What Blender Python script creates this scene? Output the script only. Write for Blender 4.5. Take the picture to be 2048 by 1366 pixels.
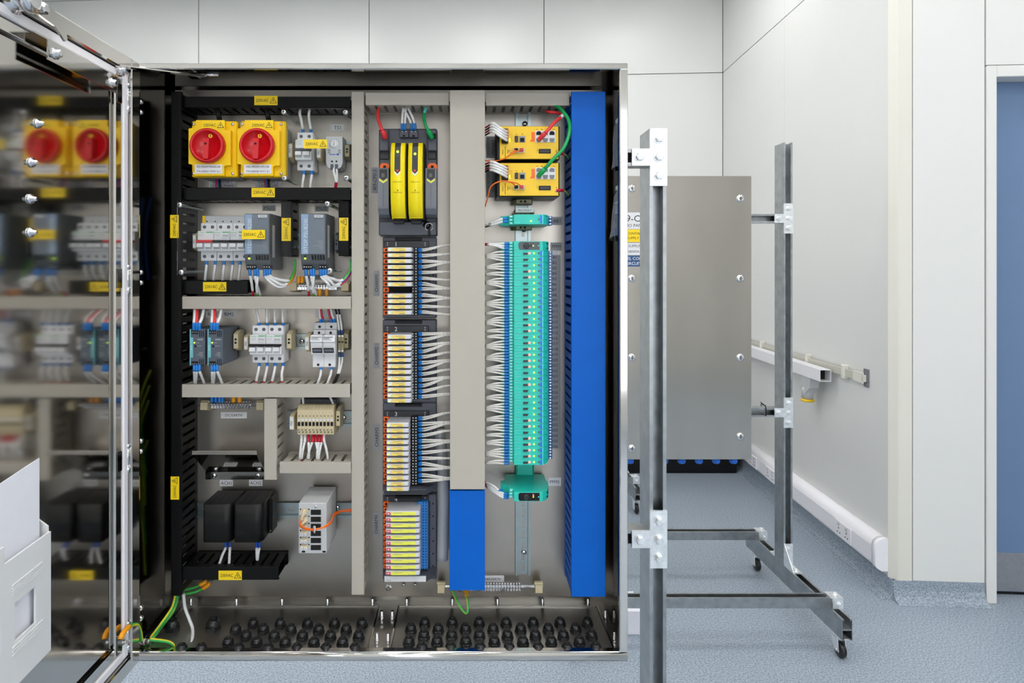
import bpy, bmesh, math, random
from mathutils import Vector, Matrix
for o in list(bpy.data.objects): bpy.data.objects.remove(o)
random.seed(7)
SC = bpy.context.scene
COL = SC.collection
# ---------------------------------------------------------------- camera
F, CX, CY, H = 1220.0, 930.0, 535.0, 1.56      # focal length and vanishing point in pixels, eye height
YP = 1.42                                       # distance of the mounting plate
cam = bpy.data.objects.new('camera', bpy.data.cameras.new('camera')); COL.objects.link(cam)
cam.data.sensor_width = 36.0; cam.data.lens = F / 2048 * 36
cam.data.shift_x = (1024 - CX) / 2048; cam.data.shift_y = -(683 - CY) / 2048
cam.location = (0, 0, H); cam.rotation_euler = (math.pi / 2, 0, 0); cam.data.clip_start = 0.02
SC.camera = cam
# ---------------------------------------------------------------- world, exposure
W = bpy.data.worlds.new('world'); SC.world = W; W.use_nodes = True
W.node_tree.nodes['Background'].inputs[0].default_value = (0.93, 0.96, 1.0, 1)
W.node_tree.nodes['Background'].inputs[1].default_value = 3.6
LAMP = 8.6                                      # strength of the ceiling light panels
SC.view_settings.view_transform = 'Standard'; SC.view_settings.look = 'None'
SC.view_settings.exposure = 0.34; SC.view_settings.gamma = 1.0; SC.view_settings.use_curve_mapping = False
TH = math.radians(3.75); CT, ST = math.cos(TH), math.sin(TH)   # the room is turned a little against the cabinet

# ---------------------------------------------------------------- materials
MATS = {}
def lin(c):
    return tuple(((v / 255) / 12.92 if v / 255 <= .04045 else ((v / 255 + .055) / 1.055) ** 2.4) for v in c)
def mat(name, rgb, rough=.45, metal=0.0, var=.05, scale=60, bump=0.0, emit=0.0, aniso=0.0, stretch=(1, 1, 1), spec=.5, rvar=0.0):
    m = bpy.data.materials.new(name); m.use_nodes = True; nt = m.node_tree; b = nt.nodes['Principled BSDF']
    c = lin(rgb); b.inputs['Roughness'].default_value = rough; b.inputs['Metallic'].default_value = metal
    b.inputs['Specular IOR Level'].default_value = spec
    tc = nt.nodes.new('ShaderNodeTexCoord'); mp = nt.nodes.new('ShaderNodeMapping'); mp.inputs['Scale'].default_value = stretch
    nz = nt.nodes.new('ShaderNodeTexNoise'); nz.inputs['Scale'].default_value = scale; nz.inputs['Detail'].default_value = 4
    nt.links.new(tc.outputs['Object'], mp.inputs[0]); nt.links.new(mp.outputs[0], nz.inputs['Vector'])
    rp = nt.nodes.new('ShaderNodeValToRGB')
    rp.color_ramp.elements[0].position = .3; rp.color_ramp.elements[1].position = .7
    rp.color_ramp.elements[0].color = tuple(max(0, v * (1 - var)) for v in c) + (1,)
    rp.color_ramp.elements[1].color = tuple(min(1, v * (1 + var)) for v in c) + (1,)
    nt.links.new(nz.outputs['Fac'], rp.inputs[0]); nt.links.new(rp.outputs[0], b.inputs['Base Color'])
    if rvar:
        mr = nt.nodes.new('ShaderNodeMapRange'); mr.inputs['To Min'].default_value = rough - rvar; mr.inputs['To Max'].default_value = rough + rvar
        nt.links.new(nz.outputs['Fac'], mr.inputs['Value']); nt.links.new(mr.outputs[0], b.inputs['Roughness'])
    if bump:
        bp = nt.nodes.new('ShaderNodeBump'); bp.inputs['Strength'].default_value = bump; bp.inputs['Distance'].default_value = .002
        nt.links.new(nz.outputs['Fac'], bp.inputs['Height']); nt.links.new(bp.outputs[0], b.inputs['Normal'])
    if emit:
        b.inputs['Emission Color'].default_value = c + (1,); b.inputs['Emission Strength'].default_value = emit
    if aniso: b.inputs['Anisotropic'].default_value = aniso
    MATS[name] = m; return m
mat('wall', (226, 226, 223), .32, var=.01, scale=2)
mat('wall_cream', (226, 223, 212), .35, var=.01, scale=3)
mat('joint', (92, 92, 90), .7)
mat('white_pvc', (238, 236, 240), .35, var=.01)
mat('ceil', (235, 235, 232), .8, var=.01)
mat('doorblue', (104, 130, 166), .4, var=.02, scale=6)
mat('kick', (158, 160, 165), .35, .6)
mat('lamp', (254, 253, 252), .5, emit=LAMP, var=0)
mat('lampframe', (235, 235, 235), .5)
mat('steel_pol', (214, 211, 206), .09, 1, var=.03, scale=9, rvar=.03)
mat('steel_door', (200, 197, 192), .085, 1, var=.03, scale=5, rvar=.03, stretch=(1, 1, .2))
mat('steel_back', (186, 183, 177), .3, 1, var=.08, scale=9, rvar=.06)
mat('steel_in', (118, 116, 112), .12, 1, var=.06, scale=7, rvar=.04)  # same steel darkened: reflections of the black ducts put into the colour
mat('plate', (164, 158, 150), .37, 1, var=.06, scale=11, rvar=.07, bump=.02)
mat('brushed', (192, 187, 179), .16, 1, var=.05, scale=6, rvar=.05, stretch=(1, 1, .3))
mat('zinc', (168, 172, 174), .38, 1, var=.16, scale=28, rvar=.1, bump=.05)
mat('zinc_bright', (240, 243, 245), .34, .75, var=.1, scale=60, rvar=.08)
mat('railstrip', (198, 196, 184), .5, var=.02)
mat('rail', (152, 162, 162), .32, 1, var=.05, scale=50)
mat('chrome', (225, 225, 228), .14, 1, var=.03)
mat('black', (9, 9, 10), .42, var=.1, spec=.3)
mat('blackduct', (7, 7, 8), .45, var=.08, scale=25, spec=.2)
mat('gland_steel', (190, 187, 181), .36, 1, var=.1, scale=14, rvar=.06)
mat('rubber', (24, 25, 27), .28, var=.1)
mat('hole', (10, 10, 11), .8)
mat('greyduct', (184, 177, 165), .5, var=.015, scale=20)
mat('blueduct', (0, 96, 196), .42, var=.03, scale=20, spec=.18)
mat('yellow', (250, 204, 0), .4, var=.02)
mat('yellow_ctl', (250, 226, 0), .35, var=.02)
mat('yellow_sw', (247, 200, 16), .4, var=.02)
mat('sticker', (250, 214, 10), .45, var=.02)
mat('ink', (20, 20, 22), .6)
mat('whiteink', (232, 236, 240), .5)
mat('red', (206, 12, 26), .3, var=.03)
mat('redcable', (232, 58, 62), .4)
mat('greencable', (8, 160, 82), .4)
mat('whitepl', (229, 229, 231), .4, var=.02)
mat('greypl', (196, 197, 198), .45, var=.02)
mat('labelwhite', (226, 226, 228), .45, var=.02)
mat('labelgrey', (150, 152, 155), .4, var=.03)
mat('paper', (236, 236, 244), .7, var=.01)
mat('traywhite', (226, 227, 228), .45, var=.01)
mat('psu', (122, 130, 142), .45, var=.03)
mat('psu_light', (150, 176, 206), .45, var=.03)
mat('psu_dark', (84, 88, 94), .5, var=.05)
mat('rm_dark', (86, 94, 106), .5, var=.04)
mat('teal', (118, 190, 196), .45)
mat('ctl_grey', (78, 80, 90), .42, var=.05)
mat('ctl_dark', (44, 45, 50), .45, var=.06)
mat('io_grey', (116, 120, 130), .42, var=.04)
mat('orange', (246, 104, 18), .4)
mat('orange_fib', (248, 116, 30), .45)
mat('lug', (246, 164, 20), .4)
mat('beige', (204, 190, 154), .5, var=.04)
mat('beige_l', (214, 198, 160), .5, var=.03)
mat('term', (146, 136, 104), .5, var=.06)
mat('charm', (196, 196, 200), .35, var=.03)
mat('charm_clear', (214, 214, 220), .25, var=.02)
mat('charm_lbl', (242, 214, 110), .5)
mat('charm_lbl2', (238, 238, 90), .5)
mat('blueis', (38, 120, 196), .4)
mat('green', (34, 196, 178), .42, var=.03)
mat('green_d', (10, 150, 122), .45, var=.05)
mat('green_l', (90, 222, 208), .42)
mat('bluet', (14, 84, 170), .4)
mat('bluetag', (10, 120, 220), .4)
mat('ferrule', (22, 122, 206), .35)
mat('redfer', (196, 24, 52), .35)
mat('bluecable', (28, 82, 178), .4)
mat('sleeve', (234, 233, 232), .5, var=.03, scale=300)
mat('thinsleeve', (226, 222, 216), .5, var=.05, scale=300)
mat('gy_g', (52, 168, 72), .4)
mat('gy_y', (226, 214, 40), .4)
mat('led_g', (196, 240, 60), .3, emit=1.6)
mat('led_r', (255, 120, 110), .3, emit=2.0)
mat('casterblue', (30, 110, 220), .4)
mat('navy', (44, 78, 128), .45)
mat('toolgrey', (120, 122, 126), .4)
def special():
    # printed marker sleeves: white with small dark print
    for nm in ('sleeve', 'thinsleeve'):
        m = MATS[nm]; nt = m.node_tree; b = nt.nodes['Principled BSDF']
        vo = nt.nodes.new('ShaderNodeTexNoise'); vo.inputs['Scale'].default_value = 900; vo.inputs['Detail'].default_value = 1
        tc = nt.nodes.new('ShaderNodeTexCoord'); nt.links.new(tc.outputs['Object'], vo.inputs['Vector'])
        rp = nt.nodes.new('ShaderNodeValToRGB'); rp.color_ramp.elements[0].position = .29; rp.color_ramp.elements[1].position = .37
        rp.color_ramp.elements[0].color = (.22, .22, .23, 1)
        rp.color_ramp.elements[1].color = lin((234, 233, 232) if nm == 'sleeve' else (226, 222, 216)) + (1,)
        nt.links.new(vo.outputs['Fac'], rp.inputs[0]); nt.links.new(rp.outputs[0], b.inputs['Base Color'])
    # clear acrylic, polybag: transparent with a fresnel gloss
    for nm, tint, rough, add in (('acrylic', (.97, .975, .975), .03, .0), ('polybag', (.72, .80, .92), .18, .16), ('softwrap', (.62, .60, .60), .2, .45)):
        m = bpy.data.materials.new(nm); m.use_nodes = True; nt = m.node_tree; nt.nodes.clear()
        out = nt.nodes.new('ShaderNodeOutputMaterial'); mx = nt.nodes.new('ShaderNodeMixShader')
        tr = nt.nodes.new('ShaderNodeBsdfTransparent'); tr.inputs[0].default_value = tint + (1,)
        gl = nt.nodes.new('ShaderNodeBsdfPrincipled'); gl.inputs['Roughness'].default_value = rough
        gl.inputs['Base Color'].default_value = (.9, .9, .92, 1) if nm == 'acrylic' else (.75, .78, .82, 1); gl.inputs['Metallic'].default_value = 1.0 if nm == 'acrylic' else .1
        fr = nt.nodes.new('ShaderNodeFresnel'); fr.inputs[0].default_value = 1.12 if nm == 'acrylic' else 1.45
        ad = nt.nodes.new('ShaderNodeMath'); ad.operation = 'ADD'; ad.inputs[1].default_value = add; ad.use_clamp = True
        nt.links.new(fr.outputs[0], ad.inputs[0]); nt.links.new(ad.outputs[0], mx.inputs[0])
        nt.links.new(tr.outputs[0], mx.inputs[1]); nt.links.new(gl.outputs[0], mx.inputs[2]); nt.links.new(mx.outputs[0], out.inputs[0])
        MATS[nm] = m
    # speckled vinyl floor
    m = bpy.data.materials.new('vinyl'); m.use_nodes = True; nt = m.node_tree; b = nt.nodes['Principled BSDF']; b.inputs['Roughness'].default_value = .38
    tc = nt.nodes.new('ShaderNodeTexCoord')
    n1 = nt.nodes.new('ShaderNodeTexNoise'); n1.inputs['Scale'].default_value = 150; n1.inputs['Detail'].default_value = 3
    n2 = nt.nodes.new('ShaderNodeTexNoise'); n2.inputs['Scale'].default_value = 1.3; n2.inputs['Detail'].default_value = 3
    for n in (n1, n2): nt.links.new(tc.outputs['Object'], n.inputs['Vector'])
    r1 = nt.nodes.new('ShaderNodeValToRGB'); e = r1.color_ramp.elements
    e[0].position = .30; e[0].color = lin((110, 121, 134)) + (1,); e[1].position = .68; e[1].color = lin((178, 189, 200)) + (1,)
    k = e.new(.48); k.color = lin((146, 158, 171)) + (1,)
    nt.links.new(n1.outputs['Fac'], r1.inputs[0])
    hs = nt.nodes.new('ShaderNodeHueSaturation'); mr = nt.nodes.new('ShaderNodeMapRange'); mr.inputs['To Min'].default_value = .93; mr.inputs['To Max'].default_value = 1.06
    nt.links.new(n2.outputs['Fac'], mr.inputs['Value']); nt.links.new(mr.outputs[0], hs.inputs['Value'])
    nt.links.new(r1.outputs[0], hs.inputs['Color']); nt.links.new(hs.outputs[0], b.inputs['Base Color'])
    MATS['vinyl'] = m
special()

# ---------------------------------------------------------------- mesh builder
ORG = {}
TXT = {}
def text_geo(s):
    if s not in TXT:
        cu = bpy.data.curves.new('txt', 'FONT'); cu.body = s; cu.resolution_u = 2; cu.size = 1
        ob = bpy.data.objects.new('txt', cu); me = bpy.data.meshes.new_from_object(ob)
        vs = [v.co.copy() for v in me.vertices]; fs = [tuple(p.vertices) for p in me.polygons]
        bpy.data.objects.remove(ob); bpy.data.curves.remove(cu); bpy.data.meshes.remove(me)
        xs = [v.x for v in vs] or [0]; ys = [v.y for v in vs] or [0]
        TXT[s] = (vs, fs, min(xs), max(xs), min(ys), max(ys))
    return TXT[s]
class MB:
    def __init__(s, mode='cab'): s.v = []; s.f = []; s.mi = []; s.mats = []; s.sm = []; s.mode = mode
    def P(s, p):
        if s.mode == 'cab': return (p[0], YP - p[1], p[2])
        if s.mode == 'room': return (p[0] * CT + p[1] * ST, -p[0] * ST + p[1] * CT, p[2])
        return tuple(p)
    def M(s, m):
        if m not in s.mats: s.mats.append(m)
        return s.mats.index(m)
    def add(s, vs, fs, m, smooth=False):
        n = len(s.v); s.v += [tuple(v) for v in vs]; i = s.M(m) if isinstance(m, str) else None
        for k, f in enumerate(fs):
            s.f.append(tuple(n + j for j in f)); s.mi.append(i if i is not None else s.M(m[k])); s.sm.append(smooth)
        return s
    def box(s, x0, x1, h0, h1, z0, z1, m, c=0):
        if x0 > x1: x0, x1 = x1, x0
        if h0 > h1: h0, h1 = h1, h0
        if z0 > z1: z0, z1 = z1, z0
        if c <= 0:
            vs = [(x, h, z) for x in (x0, x1) for h in (h0, h1) for z in (z0, z1)]
            return s.add(vs, [(0, 1, 3, 2), (4, 6, 7, 5), (0, 4, 5, 1), (2, 3, 7, 6), (0, 2, 6, 4), (1, 5, 7, 3)], m)
        c = min(c, (x1 - x0) * .45, (h1 - h0) * .45, (z1 - z0) * .45)
        lo, hi = (x0, h0, z0), (x1, h1, z1); vs = []; idx = {}
        for sx in (0, 1):
            for sy in (0, 1):
                for sz in (0, 1):
                    sg = (sx, sy, sz); co = [hi[k] if sg[k] else lo[k] for k in range(3)]
                    for ax in range(3):
                        p = [co[k] if k == ax else co[k] + (-c if sg[k] else c) for k in range(3)]
                        idx[(sg, ax)] = len(vs); vs.append(p)
        fs = []
        for ax in range(3):
            o = [k for k in range(3) if k != ax]
            for sd in (0, 1):
                q = []
                for (a, b) in ((0, 0), (1, 0), (1, 1), (0, 1)):
                    sg = [0, 0, 0]; sg[ax] = sd; sg[o[0]] = a; sg[o[1]] = b; q.append(idx[(tuple(sg), ax)])
                fs.append(q)
            for a in (0, 1):
                for b in (0, 1):
                    s0 = [0, 0, 0]; s0[o[0]] = a; s0[o[1]] = b; s1 = list(s0); s1[ax] = 1
                    fs.append([idx[(tuple(s0), o[0])], idx[(tuple(s1), o[0])], idx[(tuple(s1), o[1])], idx[(tuple(s0), o[1])]])
        for sx in (0, 1):
            for sy in (0, 1):
                for sz in (0, 1): fs.append([idx[((sx, sy, sz), a)] for a in range(3)])
        return s.add(vs, fs, m)
    def prism(s, poly, ax, a0, a1, m, smooth=False):
        n = len(poly)
        def pt(p, a): return {'x': (a, p[0], p[1]), 'h': (p[0], a, p[1]), 'z': (p[0], p[1], a)}[ax]
        vs = [pt(p, a0) for p in poly] + [pt(p, a1) for p in poly]
        fs = [(i, (i + 1) % n, n + (i + 1) % n, n + i) for i in range(n)]
        s.add(vs, fs, m, smooth); k = len(s.v) - 2 * n
        for r in (range(n), range(n, 2 * n)):
            s.f.append(tuple(k + i for i in r)); s.mi.append(s.M(m)); s.sm.append(False)
        return s
    def lathe(s, c, ax, prof, n, m, smooth=True, phase=0.0):
        vs = []; fs = []
        for (r, a) in prof:
            for i in range(n):
                t = 2 * math.pi * (i + phase) / n; u, w = r * math.cos(t), r * math.sin(t)
                d = {'x': (a, u, w), 'h': (u, a, w), 'z': (u, w, a)}[ax]
                vs.append((c[0] + d[0], c[1] + d[1], c[2] + d[2]))
        for j in range(len(prof) - 1):
            for i in range(n):
                fs.append((j * n + i, j * n + (i + 1) % n, (j + 1) * n + (i + 1) % n, (j + 1) * n + i))
        mm = m if isinstance(m, str) else None
        if mm is None:
            ml = []
            for j in range(len(prof) - 1): ml += [m[j]] * n
            s.add(vs, fs, ml, smooth); m0, m1 = m[0], m[-1]
        else:
            s.add(vs, fs, m, smooth); m0 = m1 = m
        k = len(s.v) - len(vs)
        if prof[0][0] > 1e-6: s.f.append(tuple(k + i for i in range(n))); s.mi.append(s.M(m0)); s.sm.append(False)
        if prof[-1][0] > 1e-6: s.f.append(tuple(len(s.v) - n + i for i in range(n))); s.mi.append(s.M(m1)); s.sm.append(False)
        return s
    def cyl(s, c, ax, r, a0, a1, m, n=12, phase=0.0, smooth=True): return s.lathe(c, ax, [(r, a0), (r, a1)], n, m, smooth, phase)
    def screw(s, c, ax, r, t, m='chrome', sgn=1, n=12):
        s.lathe(c, ax, [(r, 0), (r, t * .5 * sgn), (r * .75, t * .9 * sgn), (r * .3, t * sgn), (0, t * sgn)], n, m)
        if ax == 'h':
            a, b = sorted((c[1] + t * .9 * sgn, c[1] + t * 1.08 * sgn)); w, q = r * .5, r * .11
            s.box(c[0] - w, c[0] + w, a, b, c[2] - q, c[2] + q, 'hole').box(c[0] - q, c[0] + q, a, b, c[2] - w, c[2] + w, 'hole')
        return s
    def tube(s, pts, r, m, n=6, cap=True):
        pts = [Vector(p) for p in pts]; ring = []; up = None; k0 = len(s.v)
        for i, p in enumerate(pts):
            d = (pts[min(i + 1, len(pts) - 1)] - pts[max(i - 1, 0)]).normalized()
            if up is None: up = d.orthogonal().normalized()
            up = (up - d * up.dot(d)).normalized(); w = d.cross(up)
            rr = r[i] if isinstance(r, (list, tuple)) else r
            ring.append([p + up * (rr * math.cos(2 * math.pi * j / n)) + w * (rr * math.sin(2 * math.pi * j / n)) for j in range(n)])
        vs = [v for q in ring for v in q]; fs = []; ml = []
        for i in range(len(pts) - 1):
            for j in range(n):
                fs.append((i * n + j, i * n + (j + 1) % n, (i + 1) * n + (j + 1) % n, (i + 1) * n + j))
                ml.append(m if isinstance(m, str) else m[j % len(m)])
        s.add(vs, fs, ml, True)
        if cap:
            m0 = m if isinstance(m, str) else m[0]
            for q in (range(n), range(len(vs) - n, len(vs))):
                s.f.append(tuple(k0 + i for i in q)); s.mi.append(s.M(m0)); s.sm.append(False)
        return s
    def text(s, t, x, z, h, hh, m='ink', w=None, rot=0, maxw=None, ax='h', flip=False):
        vs, fs, x0, x1, y0, y1 = text_geo(t)
        if not vs: return s
        k = hh / (y1 - y0); kx = k
        if w: kx = w / (x1 - x0)
        if maxw and (x1 - x0) * kx > maxw: kx = maxw / (x1 - x0)
        out = []
        for v in vs:
            a, b = (v.x - (x0 + x1) / 2) * kx, (v.y - (y0 + y1) / 2) * k
            if rot == 90: a, b = -b, a
            if rot == 180: a, b = -a, -b
            if flip: a = -a
            out.append((x + a, h, z + b) if ax == 'h' else (h, x + a, z + b))
        return s.add(out, fs, m)
    def flat(s, poly, h, m): return s.add([(p[0], h, p[1]) for p in poly], [tuple(range(len(poly)))], m)
    def build(s, name, parent=None, **kw):
        P = [Vector(s.P(v)) for v in s.v]
        if parent is not None: og = ORG[parent]
        else:
            xs = [p.x for p in P]; ys = [p.y for p in P]; zs = [p.z for p in P]
            og = Vector(((min(xs) + max(xs)) / 2, (min(ys) + max(ys)) / 2, min(zs)))
        Ri = Matrix.Rotation(TH, 3, 'Z') if s.mode == 'room' else Matrix.Identity(3)
        me = bpy.data.meshes.new(name); me.from_pydata([Ri @ (p - og) for p in P], [], s.f)
        for m in s.mats: me.materials.append(MATS[m])
        me.polygons.foreach_set('material_index', s.mi); me.polygons.foreach_set('use_smooth', s.sm)
        bm = bmesh.new(); bm.from_mesh(me); bmesh.ops.recalc_face_normals(bm, faces=bm.faces); bm.to_mesh(me); bm.free()
        ob = bpy.data.objects.new(name, me); COL.objects.link(ob); ORG[ob] = og
        if parent is not None: ob.parent = parent
        else: ob.location = og
        if s.mode == 'room': ob.rotation_euler.z = (-TH if parent is None or not parent.rotation_euler.z else 0)
        if name == 'print': ob['kind'] = 'stuff'
        for k, v in kw.items(): ob[k] = v
        return ob
def thing(name, label, cat, org, group=None, kind=None):
    o = bpy.data.objects.new(name, None); COL.objects.link(o); o.empty_display_size = .02
    o.location = org; ORG[o] = Vector(org)
    if label: o['label'] = label
    if cat: o['category'] = cat
    if group: o['group'] = group
    if kind: o['kind'] = kind
    return o
def copy_tree(o, parent=None):
    c = o.copy(); COL.objects.link(c); c.parent = parent
    for ch in list(o.children): copy_tree(ch, c)
    return c
def dup(root, d, label=None, group=None):
    c = copy_tree(root); c.location = root.location + Vector(d); ORG[c] = c.location.copy()
    for a, b in zip(root.children, c.children): ORG[b] = c.location.copy()
    if label: c['label'] = label
    if group: c['group'] = group
    return c
def U(px, h): return (px - CX) / F * (YP - h)
def V(py, h): return H - (py - CY) / F * (YP - h)
def C3(px, py, h): return (U(px, h), h, V(py, h))
def th(name, label, cat, px, py, h=0.0, group=None): return thing(name, label, cat, (U(px, h), YP, V(py, h)), group)
def wall_px(px, b): # a-coordinate of a pixel column on the room plane b
    d = (px - CX) / F; t = b / (d * ST + CT); return t * (d * CT - ST)
# ================================================================ the room
BB, AR, BD, ZC = 5.22, 1.815, 2.986, 3.95
def S(name, mb, parent=None):
    o = mb.build(name, parent)
    if parent is None: o['kind'] = 'structure'
    return o
fl = S('floor', MB('room').box(-4.2, 4.4, -3.4, 5.5, -.12, 0, 'vinyl'))
def cove(a0, a1, b0, b1, ax):
    m = MB('room')
    if ax == 'a': p = [(BD + .01, .094), (BD - .003, .094), (BD - .004, .05), (BD - .012, .024), (BD - .028, .009), (BD - .05, .002), (BD - .05, 0), (BD + .01, 0)]; m.prism(p, 'x', a0, a1, 'vinyl')
    else:
        p = [(AR + .01, .094), (AR - .003, .094), (AR - .004, .05), (AR - .012, .024), (AR - .028, .009), (AR - .05, .002), (AR - .05, 0), (AR + .01, 0)]; m.prism(p, 'h', b0, b1, 'vinyl')
    return m.build('skirting', fl)
cove(0, 0, BD, BB, 'b')
A_post = wall_px(1823.5, BD); A_pan0 = wall_px(1826, BD); A_pan1 = wall_px(1969.5, BD); A_fr = wall_px(1972.5, BD); A_leaf = wall_px(1993, BD)
cove(AR, A_pan1 - .002, 0, 0, 'a')
S('ceiling', MB('room').box(-4.2, 4.4, -3.4, 5.5, ZC, ZC + .1, 'ceil'))
wb = S('wall_back', MB('room').box(-4.2, AR + .14, BB + .012, BB + .12, 0, ZC, 'joint'))
js = [wall_px(p, BB) for p in (397, 738, 1088)]
w0 = js[1] - js[0]
cols = [-4.19, js[0] - w0, js[0], js[1], js[2], AR]
ZJ = H + (CY - 145) / F * 5.09
for i in range(5):
    for z0, z1 in ((.0, ZJ), (ZJ, ZC)):
        MB('room').box(cols[i] + .003, cols[i + 1] - .003, BB, BB + .013, z0 + .003, z1 - .003, 'wall', .0015).build('panel', wb)
wr = S('wall_right', MB('room').box(AR + .012, AR + .12, BD + .09, BB + .012, .05, ZC, 'joint'))
d = (1568 - CX) / F; t = AR / (d * CT - ST); bj = t * (d * ST + CT)
for b0, b1 in ((BD + .03, bj), (bj, BB)):
    for z0, z1 in ((.09, ZJ), (ZJ, ZC)):
        MB('room').box(AR, AR + .013, b0 + .0015, b1 - .0015, z0 + .003, z1 - .003, 'wall', .001).build('panel', wr)
S('trim_1', MB('room').prism([(AR - .004, BD + .035), (AR - .004, BD + .03), (wall_px(1798, BD) - .004, BD - .002), (A_post, BD - .002), (A_post, BD + .035)], 'z', .094, ZC, 'wall_cream'))
we = S('wall_entry', MB('room').box(A_post - .02, A_fr - .004, BD + .015, BD + .12, .05, ZC, 'joint').box(A_fr - .004, 4.3, BD + .015, BD + .12, 2.56, ZC, 'joint').box(A_fr + 1.3, 4.3, BD + .015, BD + .12, 0, 2.6, 'joint'))
ZH = H + (CY - 131) / F * 2.828
MB('room').box(A_pan0, A_pan1, BD, BD + .016, .094, ZC, 'wall', .0012).build('panel', we)
MB('room').box(A_fr, 4.3, BD, BD + .016, ZH + .004, ZC, 'wall', .0012).build('panel', we)
MB('room').box(A_fr + 1.31, 4.3, BD, BD + .016, .09, ZH, 'wall', .0012).build('panel', we)
dr = S('door_1', MB('room').box(A_leaf + .002, A_leaf + 1.26, BD + .085, BD + .13, .014, 2.4435, 'doorblue', .002))
MB('room').box(A_leaf + .001, A_leaf + 1.261, BD + .09, BD + .125, 0, .014, 'black').build('bottom_seal', dr)
MB('room').box(A_fr, A_leaf, BD - .004, BD + .16, 0, ZH, 'wall', .003).build('jamb', dr)
MB('room').box(A_leaf + 1.262, A_leaf + 1.29, BD - .004, BD + .16, 0, ZH, 'wall', .003).build('jamb', dr)
MB('room').box(A_leaf, A_leaf + 1.262, BD - .004, BD + .16, 2.444, ZH, 'wall', .003).build('head', dr)
MB('room').box(A_leaf + .004, A_leaf + 1.255, BD + .082, BD + .0855, .018, .2, 'kick', .001).build('kick_plate', dr)
S('wall_left', MB('room').box(-4.3, -4.2, -3.4, 5.4, 0, ZC, 'wall'))
S('wall_light_block', MB('room').box(AR + .2, 4.4, BD + .3, BD + .4, 0, ZC, 'wall'))  # unseen wall added behind the door to block world light leaking under it
S('wall_far_right', MB('room').box(4.3, 4.4, -3.4, BD + .3, 0, ZC, 'wall'))
# wall behind the camera with a row of windows
wf = MB('room'); wins = [(0.15, 1.95)]; WZ0, WZ1 = .35, 3.1
wf.box(-4.2, 4.4, -3.4, -3.3, 0, WZ0, 'wall').box(-4.2, 4.4, -3.4, -3.3, WZ1, ZC, 'wall')
xs = [-4.2] + [v for w in wins for v in w] + [4.4]
for i in range(0, len(xs), 2): wf.box(xs[i], xs[i + 1], -3.4, -3.3, WZ0, WZ1, 'wall')
S('wall_front', wf)
for k, (a0, a1) in enumerate(wins):
    m = MB('room')
    for q in ((a0, a0 + .05, WZ0, WZ1), (a1 - .05, a1, WZ0, WZ1), (a0 + .05, a1 - .05, WZ0, WZ0 + .05), (a0 + .05, a1 - .05, WZ1 - .05, WZ1), ((a0 + a1) / 2 - .02, (a0 + a1) / 2 + .02, WZ0 + .05, WZ1 - .05)):
        m.box(q[0], q[1], -3.38, -3.32, q[2], q[3], 'white_pvc')
    w = S('window_%d' % (k + 1), m)
    MB('room').box(a0 + .05, a1 - .05, -3.353, -3.347, WZ0 + .05, WZ1 - .05, 'acrylic').build('pane', w)
# ceiling light panels
k = 0
for b in (-2.2, -.7, .8, 2.3, 3.9):
    for a in (-3.2, -1.7, -.2, 1.2, 3.0):
        if a > 1.5 and b > 2.5: continue
        T = thing('ceiling_light', 'square recessed ceiling light panel with white frame', 'light', (a * CT + b * ST, -a * ST + b * CT, ZC), 'ceiling light panels')
        MB('room').box(a - .3, a + .3, b - .3, b + .3, ZC - .012, ZC - .004, 'lamp').build('diffuser', T)
        m = MB('room')
        m.box(a - .32, a + .32, b - .32, b - .3, ZC - .018, ZC, 'lampframe').box(a - .32, a + .32, b + .3, b + .32, ZC - .018, ZC, 'lampframe')
        m.box(a - .32, a - .3, b - .3, b + .3, ZC - .018, ZC, 'lampframe').box(a + .3, a + .32, b - .3, b + .3, ZC - .018, ZC, 'lampframe')
        m.build('frame', T)
# dado trunking with sockets on the right wall
def rthing(name, label, cat, a, b, z, group=None): return thing(name, label, cat, (a * CT + b * ST, -a * ST + b * CT, z), group)
T = rthing('dado_trunking', 'white rounded dado trunking along the grey wall above the blue skirting', 'trunking', AR, 3.0, .12)
pr = [(AR, .122), (AR - .03, .122), (AR - .05, .135), (AR - .058, .15), (AR - .058, .232), (AR - .052, .252), (AR - .035, .266), (AR - .012, .272), (AR, .272)]
MB('room').prism(pr, 'h', BD + .06, BB - .003, 'white_pvc', True).build('body', T)
MB('room').prism([(a - .003 if a < AR else a, z + (.003 if z > .2 else -.003)) for a, z in pr], 'h', BD + .03, BD + .062, 'white_pvc', True).build('end_cap', T)
MB('room').box(AR - .0595, AR - .057, BD + .065, BB - .01, .152, .228, 'white_pvc').build('cover', T)
for b, lb in ((3.287, 'white double wall socket on the dado trunking nearest its end cap'), (4.155, 'white wall socket in the middle of the dado trunking'), (4.45, 'white wall socket on the dado trunking furthest from the end cap')):
    T = rthing('wall_socket', lb, 'socket', AR - .06, b, .15, 'dado sockets')
    MB('room').box(AR - .068, AR - .0595, b - .075, b + .075, .148, .232, 'white_pvc', .003).build('plate', T)
    for e in (-.036, .036):
        MB('room').box(AR - .071, AR - .0675, b + e - .008, b + e + .008, .205, .222, 'greypl', .001).build('rocker', T)
        m = MB('room')
        for u, z in ((0, .194), (-.011, .172), (.011, .172)): m.box(AR - .0685, AR - .0675, b + e + u - .004, b + e + u + .004, z - .003, z + .003, 'hole')
        m.build('pin_hole', T)
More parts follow.
